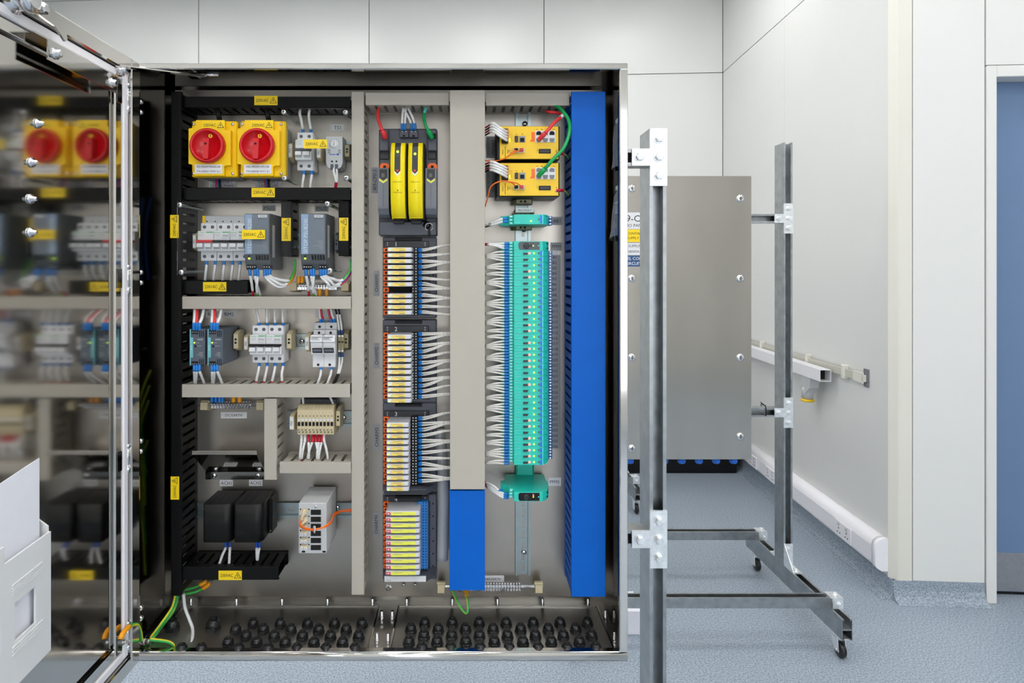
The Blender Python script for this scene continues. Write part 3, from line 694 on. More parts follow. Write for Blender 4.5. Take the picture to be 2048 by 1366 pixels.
D['b5'] = duct('short black upright duct right of power supply 2', 677, 402, 698, 512, .06, 'blackduct', 'z'); sticker(D['b5'], 687.5, 458.5, .06, True, 46, 18.5)
D['b6'] = duct('black wiring duct below the two black heaters', 366, 1134, 557, 1160, .08, 'blackduct', 'x'); sticker(D['b6'], 460.5, 1150.5, .08)
D['g1'] = duct('grey horizontal wiring duct above the relay modules', 364, 593, 702, 618, .08, 'greyduct', 'x')
D['g2'] = duct('grey horizontal wiring duct below the relay modules and breakers', 362, 769, 700, 795, .08, 'greyduct', 'x')
D['g3'] = duct('short grey upright duct beside the DC earth label', 528, 797, 553, 960, .075, 'greyduct', 'z')
D['g4'] = duct('short grey wiring duct below the beige terminal block', 559, 925, 702, 947, .08, 'greyduct', 'x')
D['g5'] = duct('narrow tall grey wiring duct left of the controller', 703, 183, 728, 1190, .075, 'greyduct', 'z')
D['g6'] = duct('grey horizontal wiring duct above the yellow controllers', 731, 185, 898, 210, .08, 'greyduct', 'x')
D['g7'] = duct('wide tall grey wiring duct between controller and green barriers', 900, 180, 970, 979, .10, 'greyduct', 'z')
D['g8'] = duct('grey horizontal wiring duct above the yellow network switches', 971.5, 185, 1139, 211, .08, 'greyduct', 'x')
D['u1'] = duct('short bright blue wiring duct below the wide grey duct', 899, 981, 970, 1181, .095, 'blueduct', 'z')
D['u2'] = duct('tall blue wiring duct along the right wall of the cabinet', 1143, 183, 1211, 1194, .10, 'blueduct', 'z')

# ---------------------------------------------------------------- DIN rails
def rail(label, a0, a1, c, ax, slot_bolts=()):
    """top-hat rail from a0 to a1 centred on c (metres)"""
    T = thing('din_rail', label, 'rail', ((a0 + a1) / 2, YP, c) if ax == 'x' else (c, YP, min(a0, a1)))
    m = MB(); a0, a1 = min(a0, a1), max(a0, a1)
    def bx(l0, l1, w0, w1, h0, h1):
        if ax == 'x': m.box(l0, l1, h0, h1, c + w0, c + w1, 'rail')
        else: m.box(c + w0, c + w1, h0, h1, l0, l1, 'rail')
    for s in (-1, 1):
        bx(a0, a1, min(s * .0115, s * .0125), max(s * .0115, s * .0125), .0005, .0075); bx(a0, a1, min(s * .0125, s * .0175), max(s * .0125, s * .0175), .0063, .0075)
        bx(a0, a1, min(s * .0032, s * .0115), max(s * .0032, s * .0115), .0005, .0017)
    p = a0
    while p < a1: bx(p, min(p + .0095, a1), -.0032, .0032, .0005, .0017); p += .025
    m.build('profile', T)
    for (u, v) in slot_bolts:
        m = MB(); m.screw((u, .0017, v), 'h', .0062, .005); m.build('screw', T)
    return T
rx = lambda px: U(px, .005)
rz = lambda py: V(py, .005)
rail('zinc rail behind the thermostat in the top left bay', rx(573), rx(706), rz(300), 'x')
rail('zinc rail carrying the breakers and power supplies', rx(386), rx(706), rz(482), 'x')
rail('zinc rail carrying relay modules, breakers and fuse holders', rx(380), rx(706), rz(683), 'x', [(U(604, 0), rz(683))])
rail('zinc rail carrying the beige terminal block', rx(575), rx(706), rz(837), 'x', [(U(688, 0), rz(836))])
rail('zinc rail carrying heaters and the fibre splice box', rx(395), rx(706), rz(1020), 'x', [(U(551, 0), rz(1020)), (U(675, 0), rz(1016))])
rail('long vertical zinc rail behind switches and green barriers', rz(1150), rz(226), rx(1046), 'z', [(rx(1048), rz(1106)), (rx(1050), rz(247)), (rx(1048), rz(459))])

# ---------------------------------------------------------------- beige end brackets
def clamp(label, px, py0, py1, h=.046, w=9, mt='beige', marker=None, group='beige end clamps on the rails'):
    x0, x1, z0, z1 = U(px - w / 2, h), U(px + w / 2, h), V(py1, h), V(py0, h); T = thing('end_clamp', label, 'rail clamp', ((x0 + x1) / 2, YP, z0), group)
    zc = (z0 + z1) / 2; dz = (z1 - z0) / 2
    m = MB(); m.prism([(.008, zc - dz), (h * .55, zc - dz), (h, zc - dz * .7), (h, zc + dz * .7), (h * .55, zc + dz), (.008, zc + dz)], 'x', x0, x1, mt); m.build('body', T)
    if marker:
        MB().box(x0 + .0012, x1 - .0012, h, h + .002, zc - dz * .62, zc + dz * .62, 'labelwhite').text(marker, (x0 + x1) / 2, zc, h + .0023, (x1 - x0) * .5, rot=90).build('marker_tag', T)
    else:
        MB().cyl(((x0 + x1) / 2, 0, zc + dz * .18), 'h', (x1 - x0) * .26, h - .001, h + .0006, 'hole', 10).build('screw_hole', T)
        MB().box((x0 + x1) / 2 - (x1 - x0) * .25, (x0 + x1) / 2 + (x1 - x0) * .2, h - .001, h + .0006, zc - dz * .25, zc - dz * .05, 'hole').build('slot', T)
    return T
clamp('beige marker clamp left of the surge protector by the isolators', 580.5, 282, 321, .05, 8, 'beige_l', 'P01')
clamp('beige marker clamp between surge protector and thermostat', 637.5, 290, 321, .05, 8, 'beige_l', 'P02')
clamp('dark beige clamp right of the thermostat', 694, 285, 318, .045, 9, 'term')
clamp('beige marker clamp left of the breaker with red toggle', 389, 464, 502, .05, 7, 'beige', 'P02')
clamp('dark clamp right of power supply 2', 673, 464, 506, .045, 7, 'psu_dark')
clamp('beige end clamp right of the second relay module', 471.5, 662, 703)
clamp('beige marker clamp left of the four white breaker toggles', 492, 669, 705, .05, 8, 'beige_l', 'P03')
clamp('beige end clamp right of the white breakers', 578, 662, 703)
clamp('beige marker clamp left of the two white fuse holders', 614.5, 668, 706, .05, 8, 'beige_l', 'P04')
clamp('dark beige clamp beside the small terminals at the grey duct', 692, 662, 702, .04, 9, 'term')
clamp('beige marker clamp left of the ten beige terminals', 583.5, 827, 865, .06, 8.5, 'beige_l', 'P05')
clamp('beige end clamp right of the ten beige terminals', 676, 816, 858, .05, 8)
clamp('beige end clamp right of the second black heater', 539, 1000, 1044)
def vclamp(label, px0, px1, py0, py1, h=.05, marker=None, mt='term'):
    x0, x1, z0, z1 = U(px0, h), U(px1, h), V(py1, h), V(py0, h); T = thing('end_clamp', label, 'rail clamp', ((x0 + x1) / 2, YP, z0), 'beige end clamps on the rails')
    xc = (x0 + x1) / 2; dx = (x1 - x0) / 2
    m = MB(); m.prism([(xc - dx, .008), (xc - dx, h * .55), (xc - dx * .6, h), (xc + dx * .8, h), (xc + dx, h * .6), (xc + dx, .008)], 'z', z0, z1, mt); m.build('body', T)
    if marker: m = MB(); m.box(x0, x1 - .004, h, h + .008, z0, z1, 'labelwhite').text(marker, xc - .002, (z0 + z1) / 2, h + .0084, (z1 - z0) * .45, maxw=dx * 1.6); m.build('marker_tag', T)
    else:
        MB().cyl((xc - dx * .2, 0, (z0 + z1) / 2), 'h', (z1 - z0) * .27, h - .001, h + .0006, 'hole', 10).build('screw_hole', T)
        MB().box(xc + dx * .1, xc + dx * .3, h - .001, h + .0006, z0 + .002, z1 - .002, 'hole').build('slot', T)
    return T
vclamp('beige rail clamp below the lower yellow switch', 1025, 1067, 399, 407)
vclamp('beige marker clamp reading PSU FAULT above the green relay', 1031, 1071, 417, 425.5, .055, 'PSU FAULT', 'beige_l')
vclamp('beige rail clamp above the green relay module AB1', 1026, 1066, 426.5, 432, .045)
vclamp('beige rail clamp below the green relay module AB1', 1025, 1066, 451, 459)

# ---------------------------------------------------------------- rotary isolators
def isolator(label, cx, cy, x0p, x1p, y0p, y1p, lines):
    T = th('rotary_isolator', label, 'switch', cx, y1p, .09, 'yellow rotary isolators'); hb, h1, h2 = .068, .086, .098
    x0, x1, z0, z1 = U(x0p, h1), U(x1p, h1), V(y1p, h1), V(y0p, h1); xc, zc = U(cx, h2), V(cy, h2)
    MB().box(x0 + .004, x1 - .0125, .002, hb, z0 + .002, z1 - .002, 'greypl', .003).build('base_box', T)
    MB().box(x0, x1, hb, h1, z0, z1, 'yellow', .0025).build('cover', T)
    w, hh = x1 - x0, z1 - z0
    pl = [(x0 + .15 * w, z1 - .001), (x0 + .76 * w, z1 - .001), (x0 + .76 * w, z1 - .17 * hh), (x0 + .8 * w, z1 - .19 * hh), (x0 + .9 * w, z1 - .19 * hh), (x0 + .9 * w, z0 + .19 * hh), (x0 + .8 * w, z0 + .19 * hh), (x0 + .76 * w, z0 + .17 * hh), (x0 + .76 * w, z0 + .001), (x0 + .11 * w, z0 + .001), (x0 + .11 * w, z0 + .17 * hh), (x0 + .06 * w, z0 + .21 * hh), (x0 - .001, z0 + .22 * hh), (x0 - .001, z1 - .16 * hh), (x0 + .06 * w, z1 - .15 * hh), (x0 + .15 * w, z1 - .12 * hh)]
    MB().prism(pl, 'h', h1 - .001, h2, 'yellow').build('front_face', T)
    for fx, fz in ((.045, .06), (.045, .94), (.90, .06), (.90, .94)):
        m = MB(); m.screw((x0 + fx * w, h1, z0 + fz * hh), 'h', .0036, .003); m.build('screw', T)
    s = (YP - .112) / F; R = 35 * s
    K = MB().lathe((xc, 0, zc), 'h', [(.0, h2 + .003), (R * .74, h2 + .003), (R * .80, h2 + .013), (R * .90, h2 + .016), (R, h2 + .010), (R, h2 - .001)], 40, 'red').build('knob', T)
    m = MB(); m.prism([(xc - .0052, zc + .0135), (xc + .0085, zc + .0135), (xc + .0062, zc - .030), (xc - .0046, zc - .030)], 'h', h2 + .003, h2 + .019, 'red'); m.build('handle', K)
    MB().cyl((xc + .001, 0, zc + .002), 'h', .0026, h2 + .0185, h2 + .0195, 'hole').build('key_hole', K)
    m = MB(); m.cyl((xc + .0055, 0, zc + .0215), 'h', .0045, h2 + .003, h2 + .0045, 'yellow', 14).box(xc + .0048, xc + .0062, h2 + .0045, h2 + .005, zc + .0190, zc + .0240, 'ink').build('position_dot', K)
    sticker(T, (x0p + x1p) / 2 - 2, y0p + 8.5, h2, False, 46, 18, 'warning_label')
    plabel('', (x0p + x1p) / 2 - 33 + cx - (x0p + x1p) / 2 + 5.5, y1p - 25, (x0p + x1p) / 2 + 25 + cx - (x0p + x1p) / 2 + 2.5, y1p - 6.5, 'labelwhite', 0, lines, h2, T, 'rating_label', fill=.42)
    return T
isolator('yellow rotary isolator with red knob labelled fed from mains', 417.5, 292.5, 383, 474.5, 242, 354, ['FED FROM MAINS DB', '770-DB007 WAY 5L1'])
isolator('yellow rotary isolator with red knob labelled fed from UPS', 516, 292.5, 480, 571.5, 242, 354, ['FED FROM UPS DB', '770-DB005B WAY 3L1'])

# ---------------------------------------------------------------- wires
def smooth_path(P, n=6):
    P = [Vector(p) for p in P]
    if len(P) == 2: return [P[0].lerp(P[1], i / n) for i in range(n + 1)]
    out = []
    for i in range(len(P) - 1):
        p0, p1, p2, p3 = P[max(i - 1, 0)], P[i], P[i + 1], P[min(i + 2, len(P) - 1)]
        for k in range(n):
            t = k / n; out.append(.5 * ((2 * p1) + (-p0 + p2) * t + (2 * p0 - 5 * p1 + 4 * p2 - p3) * t * t + (-p0 + 3 * p1 - 3 * p2 + p3) * t ** 3))
    out.append(P[-1]); return out
def wire(path, segs, label, group, cat='wire', name='wire', n=6, px=True, sides=7):
    """path of (px,py,h); segs = (part, material, t0, t1, radius)"""
    pts = smooth_path([C3(*p) for p in path] if px else path, n)
    L = [0.0]
    for a, b in zip(pts, pts[1:]): L.append(L[-1] + (b - a).length)
    tot = L[-1]
    def at(t):
        s = t * tot
        for i in range(len(L) - 1):
            if s <= L[i + 1] or i == len(L) - 2: return pts[i].lerp(pts[i + 1], min(1, (s - L[i]) / max(1e-9, L[i + 1] - L[i])))
    o = pts[0]; T = thing(name, label, cat, (o.x, YP - o.y, o.z), group)
    for (pn, mt, t0, t1, r) in segs:
        q = [at(t0)] + [pts[i] for i in range(len(pts)) if t0 + .01 < L[i] / tot < t1 - .01] + [at(t1)]
        MB().tube(q, r, mt, sides).build(pn, T)
    return T
GY = ['gy_g', 'gy_g', 'gy_y', 'gy_g', 'gy_g', 'gy_g', 'gy_y']
def std(fl=.2, s1=1.0, col=None, r=.0032, fer='ferrule', slv='sleeve'):
    sg = [('ferrule', fer, 0, fl, r * 1.12), ('sleeve', slv, fl, s1, r)]
    if col: sg.append(('insulation', col, s1, 1, r * .85))
    return sg

# ---------------------------------------------------------------- breakers
def breaker(label, x0p, x1p, yt, yn0, yn1, yb, ys, poles, strip='black', tag=None, group='white modular breakers', ht=.05, hn=.067, htog=.074, brand='Schneider'):
    T = th('circuit_breaker', label, 'breaker', (x0p + x1p) / 2, yb, ht, group)
    x0, x1 = U(x0p, ht) + .0002, U(x1p, ht) - .0002; z0, z1 = V(yb, ht), V(yt, ht); n0, n1 = V(yn1, hn), V(yn0, hn)
    m = MB(); m.box(x0, x1, .008, ht - .008, z0 - .0, z1, 'whitepl', .001).box(x0, x1, ht - .0085, ht, z0, z1, 'whitepl', .0015); m.build('body', T)
    MB().box(x0, x1, ht - .001, hn, n0, n1, 'whitepl', .0015).build('front_block', T)
    pw = (x1 - x0) / poles; zs0, zs1 = V(ys[1], htog), V(ys[0], htog)
    for i in range(poles):
        xc = x0 + pw * (i + .5)
        for zz in ((z1 + n1) / 2 + .0005, (z0 + n0) / 2 - .0005):
            m = MB(); m.cyl((xc, 0, zz), 'h', .0037, ht - .001, ht + .0005, 'hole', 12).lathe((xc, 0, zz), 'h', [(.0026, ht), (.0026, ht + .0010)], 10, 'toolgrey'); m.box(xc - .0022, xc + .0022, ht + .001, ht + .0013, zz - .0004, zz + .0004, 'hole').build('terminal_screw', T)
        zt = zs0 - .001; m = MB(); m.prism([(hn - .001, zt), (htog + .002, zt - .001), (htog + .003, zt - .009), (hn, zt - .0135)], 'x', xc - pw * .36, xc + pw * .36, 'whitepl'); m.build('toggle', T)
    MB().box(x0 - .0002, x1 + .0002, hn - .002, htog, zs0, zs1, strip, .0006).build('handle_bar', T)
    m = MB(); f = hn + .0003
    m.text(brand, x0 + (x1 - x0) * .25, n1 - .0032, f, .0026, 'gy_g', maxw=(x1 - x0) * .42); m.box(x0 + (x1 - x0) * .55, x1 - .001, hn - .0002, f, n1 - .0038, n1 - .0018, 'gy_g')
    for k in range(2): m.box(x0 + .002, x0 + (x1 - x0) * .4, hn - .0002, f, n1 - .008 - k * .003, n1 - .0074 - k * .003, 'labelgrey')
    m.build('print', T)
    if tag:
        xc = x0 + (x1 - x0) * .76; zc = n1 - .0105
        MB().box(xc - .0072, xc + .0072, hn, hn + .0014, zc - .005, zc + .005, 'labelwhite', .0004).text(tag, xc, zc, hn + .0017, .0036, maxw=.0125).build('name_tag', T)
    return T
breaker('white two pole breaker with red toggle bar behind the clear cover', 401, 433, 446, 462, 502.5, 522, (480, 485), 2, 'red')
breaker('white two pole breaker tagged MCB1 behind the clear cover', 433.3, 465.3, 446, 462, 502.5, 522, (480, 485), 2, 'black', 'MCB1')
breaker('white two pole breaker partly behind power supply 1', 465.6, 497.5, 446, 462, 502.5, 522, (480, 485), 2, 'black', 'MCB2')
breaker('white breaker tagged MCB1 right of the relay modules', 504, 535.7, 650.5, 669.5, 710, 726, (688.7, 693.3), 2, 'black', 'MCB1')
breaker('white breaker tagged MCB2 next to the beige end clamp', 536, 567.3, 650.5, 669.5, 710, 726, (688.7, 693.3), 2, 'black', 'MCB2')
breaker('white two pole breaker under the clear cover beside the thermostat', 594, 626.5, 264.5, 279, 320, 341, (296, 301), 2, 'psu_dark')
# comb busbar on the first three breakers
T = th('comb_busbar', 'pale grey comb busbar with yellow end cap on top of the breakers', 'busbar', 450, 447, .036)
MB().box(U(411, .036), U(497, .036), .014, .036, V(447, .036), V(431.5, .036), 'greypl', .001).build('bar', T)
MB().box(U(404.5, .036), U(410.8, .036), .012, .037, V(446.5, .036), V(431.5, .036), 'yellow', .001).build('end_cap', T)
for px in (414, 430.5, 446, 462.5, 478): MB().cyl((U(px, .036), 0, V(443, .036)), 'h', .0016, .0355, .0364, 'hole', 8).build('pin', T)

# ---------------------------------------------------------------- thermostat
T = th('thermostat', 'small grey thermostat with round dial under the clear cover', 'thermostat', 669, 338, .05)
h = .052; x0, x1, z0, z1 = U(652, h), U(685, h), V(326, h), V(273, h); xc = (x0 + x1) / 2
m = MB(); m.prism([(x0, z0), (x0 + .004, z0 - .009), (x0 + .011, z0 - .013), (x1 - .009, z0 - .013), (x1 - .003, z0 - .009), (x1, z0), (x1, z1), (x0, z1)], 'h', .008, h, 'greypl'); m.build('body', T)
MB().lathe((xc, 0, z1 - .017), 'h', [(.0105, h), (.0105, h + .0006), (.0085, h + .0006), (.0080, h + .003), (.006, h + .0035)], 24, 'whitepl').box(xc - .0005, xc + .0005, h + .0034, h + .004, z1 - .022, z1 - .012, 'ink').build('dial', T)
for i in range(9):
    a = math.radians(-30 + i * 30); MB().box(xc + .0115 * math.cos(a) - .0006, xc + .0115 * math.cos(a) + .0006, h, h + .0004, z1 - .017 + .0115 * math.sin(a) - .0006, z1 - .017 + .0115 * math.sin(a) + .0006, 'ink').build('dial_mark', T)
for sx in (-1, 1):
    for k in range(4): MB().box(xc + sx * .0085, xc + sx * .0145, h - .0008, h + .0004, z1 - .030 - k * .0026, z1 - .0292 - k * .0026, 'ink').build('vent_slot', T)
m = MB(); m.box(xc - .011, xc + .003, h - .0002, h + .0003, z1 - .0412, z1 - .0395, 'bluecable').box(xc + .005, xc + .0105, h - .0002, h + .0003, z1 - .0420, z1 - .0385, 'bluecable'); m.build('print', T)
for dx in (-.005, .005):
    MB().cyl((xc + dx, 0, z0 + .0035), 'h', .0022, h - .001, h + .0005, 'hole', 10).build('terminal_screw', T)
    MB().box(xc + dx - .0035, xc + dx + .0035, h - .004, h + .001, z0 - .0145, z0 - .0025, 'rm_dark', .001).build('connector', T)

# ---------------------------------------------------------------- clear covers on standoffs
def clear_cover(label, px0, py0, px1, py1, h, scr, gap=None):
    x0, x1, z0, z1 = U(px0, h), U(px1, h), V(py1, h), V(py0, h)
    T = thing('clear_cover', label, 'cover', ((x0 + x1) / 2, YP, z0))
    MB().box(x0, x1, h - .003, h, z0, z1, 'acrylic', .0005).build('sheet', T)
    for px, py in scr:
        x, z = U(px, h), V(py, h)
        MB().cyl((x, 0, z), 'h', .0035, .0005, h - .003, 'rail', 10, smooth=True).build('standoff', T)
        m = MB(); m.screw((x, h, z), 'h', .0062, .005, 'chrome', 1, 16); m.build('screw', T)
    return T
T = clear_cover('square clear acrylic guard on standoffs over the thermostat', 562.5, 217.5, 700, 370, .09, ((568, 224), (691, 224.5), (569, 356.5), (693, 356))); sticker(T, 631, 288, .09, False, 46.5, 18)
T = clear_cover('wide clear acrylic guard on standoffs over breakers and power supplies', 354, 402.5, 667, 550, .112, ((360, 410), (363, 544.5), (655, 408), (660, 541.5))); sticker(T, 507, 469, .112, False, 46.5, 18.5)

# ---------------------------------------------------------------- power supplies
def psu(label, dx):
    h = .1; T = th('power_supply', label, 'power supply', 515 + dx, 542, h, 'grey power supplies')
    X = lambda p: U(p + dx, h); Z = lambda p: V(p, h)
    x0, x1 = X(489.5), X(539.5)
    hb = .012
    MB().prism([(hb, Z(540)), (h - .012, Z(540)), (h - .004, Z(526)), (h, Z(508.5)), (h, Z(430)), (h - .003, Z(427)), (hb, Z(427))], 'x', x0, x1, 'psu_dark').build('body', T)
    MB().box(x0 + .0015, x1 - .0015, h - .0005, h + .0018, Z(508.5), Z(428.5), 'psu', .001).build('front_panel', T)
    f = h + .002
    MB().box(x0 + .0015, x0 + .0165, h + .0012, h + .0023, Z(508.3), Z(428.7), 'psu_light').text('SITOP PSU8200', X(500), Z(471.5), h + .0027, .0085, 'whiteink', rot=90, w=(Z(437) - Z(505))).build('name_strip', T)
    MB().box(X(517), X(534.5), h + .0012, f + .0004, Z(435), Z(429.8), 'labelwhite').text('SIEMENS', X(525.7), Z(432.4), f + .0008, .0026, 'ink', maxw=.0155).build('brand_plate', T)
    m = MB(); m.box(X(517), X(535), h + .0012, f, Z(438.2), Z(437.5), 'psu_dark').box(X(517), X(517.8), h + .0012, f, Z(442), Z(438), 'psu_dark')
    for k in range(6): m.box(X(534 - (12, 9, 9, 21, 8, 6)[k]), X(534), h + .0012, f, Z(482 + k * 3 + 1), Z(482 + k * 3), 'labelgrey')
    m.build('print', T)
    m = MB(); m.lathe((X(498), h - .003, Z(517)), 'h', [(.0022, 0), (.0022, .003), (.001, .004)], 10, 'led_g'); m.build('status_light', T)
    m = MB(); m.lathe((X(498), h - .003, Z(512.5)), 'h', [(.0022, 0), (.0022, .0035)], 10, 'hole'); m.build('adjuster', T)
    for k in range(5): MB().prism([(X(512 + k * 5.6), Z(520)), (X(515.2 + k * 5.6), Z(520)), (X(514 + k * 5.6), Z(510)), (X(510.8 + k * 5.6), Z(510))], 'h', h - .006, h + .0004, 'hole').build('vent_slot', T)
    for (a, b, n) in ((494.5, 512.5, 4), (526.5, 541.5, 3)):
        m = MB(); xa, xb = U(a + dx, h - .006), U(b + dx, h - .006); m.box(xa, xb, h - .02, h - .004, Z(539), Z(530), 'black', .001); tb = m.build('terminal_block', T)
        for k in range(n): m = MB(); m.screw((xa + (xb - xa) * (k + .5) / n, h - .004, Z(534)), 'h', .0017, .0012, 'chrome', 1, 8); m.build('terminal_screw', tb)
    for k in range(30):
        z = Z(450 + k * 2.2); MB().box(x1 - .0003, x1 + .0006, h - .034, h - .018, z - .0007, z + .0007, 'whitepl').build('side_vent', T)
    return T
psu('grey power supply behind a 230VAC sticker next to the breakers', 0)
psu('grey power supply at the right edge of the clear cover', 112)

# ---------------------------------------------------------------- relay modules
def relay(label, dx):
    h = .1; T = th('relay_module', label, 'relay', 396 + dx, 731, h, 'dark grey relay modules'); X = lambda p: U(p + dx, h); Z = lambda p: V(p, h)
    x0, x1 = X(380.5), X(409.5)
    MB().box(x0, x1, .01, h, Z(730.5), Z(658.5), 'rm_dark', .0012).build('body', T)
    m = MB(); m.box(x0 - .0006, x0 + .0012, h - .012, h + .0012, Z(730.8), Z(658.3), 'teal').box(x0 + .0012, X(386.3), h - .0005, h + .0012, Z(715), Z(675), 'teal').text('SITOP', (x0 + X(386.5)) / 2, Z(695), h + .0016, .003, 'whiteink', rot=90); m.build('side_strip', T)
    for (ya, yb) in ((659, 668), (722.5, 731)):
        m = MB(); m.box(X(383.5), X(396.5), h - .012, h + .001, Z(yb), Z(ya), 'black'); tb = m.build('terminal_block', T)
        for k in range(3): m = MB(); m.screw((X(385.7 + k * 4.3), h + .001, Z((ya + yb) / 2 + 1)), 'h', .0016, .001, 'toolgrey', 1, 8); m.build('terminal_screw', tb)
    for ya in (661, 718):
        for k in range(3): MB().box(X(399 + k * 3.6), X(400.6 + k * 3.6), h - .003, h + .0004, Z(ya + 13), Z(ya), 'hole').build('vent_slot', T)
    m = MB(); m.lathe((X(389), h, Z(685.5)), 'h', [(.0016, 0), (.0016, .001), (.0006, .0016)], 8, 'led_g'); m.build('status_light', T)
    m = MB(); m.lathe((X(391), h, Z(692.5)), 'h', [(.0024, 0), (.0024, .0005)], 10, 'hole'); m.build('adjuster', T)
    m = MB(); m.box(X(395), X(406), h, h + .0004, Z(680.5), Z(677.5), 'labelgrey')
    for k in range(4): m.box(X(406 - (7, 9, 12, 6)[k]), X(406), h, h + .0004, Z(705.5 + k * 2.6), Z(704.5 + k * 2.6), 'labelgrey')
    m.box(X(392), X(399), h, h + .0004, Z(686), Z(685), 'labelgrey').box(X(394.5), X(404), h, h + .0004, Z(692.5), Z(691.5), 'labelgrey'); m.build('print', T)
    return T
relay('dark grey relay module with teal strip next to the black duct', 0)
relay('dark grey relay module with teal strip next to the beige end clamp', 35.5)

# ---------------------------------------------------------------- fuse holders
def fuse(label, x0p, x1p):
    ht, hl, hn = .042, .05, .07; T = th('fuse_holder', label, 'fuse holder', (x0p + x1p) / 2, 735, hl, 'white fuse holders')
    x0, x1 = U(x0p, ht), U(x1p, ht) - .0003; xa, xb = U(x0p - 3, hl), U(x1p - 3, hl) - .0003; xc, xd = U(x0p - 6.8, hn), U(x1p - 4, hn) - .0003
    MB().box(x0, x1, .008, ht, V(658.8, ht), V(645.2, ht), 'greypl', .001).build('top_terminal', T)
    MB().box(x0, x1, .008, ht + .006, V(671, ht), V(659.3, ht), 'greypl', .001).build('upper_block', T)
    MB().box(xa, xb, .008, hl, V(734.6, hl), V(671, hl), 'whitepl', .0012).build('body', T)
    MB().prism([(hl - .001, V(709.5, hn)), (hn - .006, V(709.5, hn)), (hn, V(686, hn)), (hn + .004, V(683, hn)), (hn, V(670.5, hn)), (hl - .001, V(670.5, hn))], 'x', xc, xd, 'whitepl').build('fuse_drawer', T)
    f = hn - .003; MB().prism([(hn - .002, V(706, hn)), (hn - .0035, V(706, hn)), (hn + .0015, V(696, hn)), (hn + .003, V(696, hn))], 'x', xc + .004, xd - .003, 'black').build('window_frame', T)
    MB().prism([(hn - .0015, V(704.5, hn)), (hn - .003, V(704.5, hn)), (hn + .0015, V(698, hn)), (hn + .0034, V(698, hn))], 'x', xc + .0055, xd - .0045, 'io_grey').build('window', T)
    m = MB()
    for k, w in enumerate((.9, .6, .8)): m.box(xc + .002, xc + .002 + (xd - xc - .004) * w, hn + .0015, hn + .0035 - k * .0001, V(674.5 + k * 2.9, hn), V(673.2 + k * 2.9, hn), 'labelgrey')
    m.build('print', T)
    for zz, hh, xx in ((V(653.5, ht), ht, (x0 + x1) / 2), (V(665, ht), ht + .006, (x0 + x1) / 2), (V(729.5, hl), hl, (xa + xb) / 2)):
        MB().cyl((xx, 0, zz), 'h', .003, hh - .001, hh + .0005, 'hole', 12).build('terminal_screw', T)
fuse('white fuse holder next to the P04 marker clamp', 628, 651); fuse('white fuse holder next to the small twin terminals', 651, 674.3)
T = th('rail_terminal', 'small beige twin terminal right of the fuse holders', 'terminal', 680, 706, .045)
for k in range(2):
    x0 = U(676 + k * 6, .045); MB().box(x0, x0 + .0064, .008, .045, V(704, .045), V(670, .045), 'term', .0006).build('terminal', T)
    MB().box(x0 + .001, x0 + .0054, .0445, .0456, V(673.5, .045), V(670.5, .045), 'whitepl').build('marker', T); MB().cyl((x0 + .0032, 0, V(684, .045)), 'h', .0022, .044, .0456, 'hole', 8).build('screw_hole', T); MB().box(x0 + .001, x0 + .0054, .0445, .0456, V(703.5, .045), V(700.5, .045), 'whitepl').build('marker', T)

# ---------------------------------------------------------------- ten-way terminal block
for i in range(10):
    h = .062; xa, xb = U(594.5 + i * 7.3, h), U(594.5 + (i + 1) * 7.3, h) - .0002
    T = thing('rail_terminal', 'beige feed through terminal in the row of ten above the short grey duct', 'terminal', ((xa + xb) / 2, YP, V(871, h)), 'row of ten beige terminals')
    MB().prism([(.008, V(872, h)), (.045, V(873, h)), (h - .004, V(870, h)), (h, V(857, h)), (h, V(820, h)), (.05, V(812, h)), (.008, V(812, h))], 'x', xa, xb, 'beige_l').build('body', T)
    xc = (xa + xb) / 2
    MB().box(xa + .0012, xb - .0012, h - .001, h + .0006, V(852, h), V(844, h), 'hole').build('test_slot', T)
    MB().box(xa + .001, xb - .001, h - .001, h + .001, V(841.5, h), V(837.5, h), 'whitepl').build('marker', T)
    for yy, dx in ((832, 0), (860, -.0012), (864.5, .0002)): MB().cyl((xc + dx, 0, V(yy, h)), 'h', .0012, h - .003, h + .0004, 'hole', 8).build('screw_hole', T)
T = th('terminal_cover', 'dark blue cover strip behind the ten beige terminals', 'cover', 630, 818, .04)
MB().box(U(601, .035), U(674, .035), .012, .036, V(819, .035), V(797, .035), 'ctl_dark', .002).build('strip', T)
for k in range(8): MB().box(U(611 + k * 6.4, .045), U(614.5 + k * 6.4, .045), .036, .05, V(814.5, .05), V(811, .05), 'term').build('lug', T)

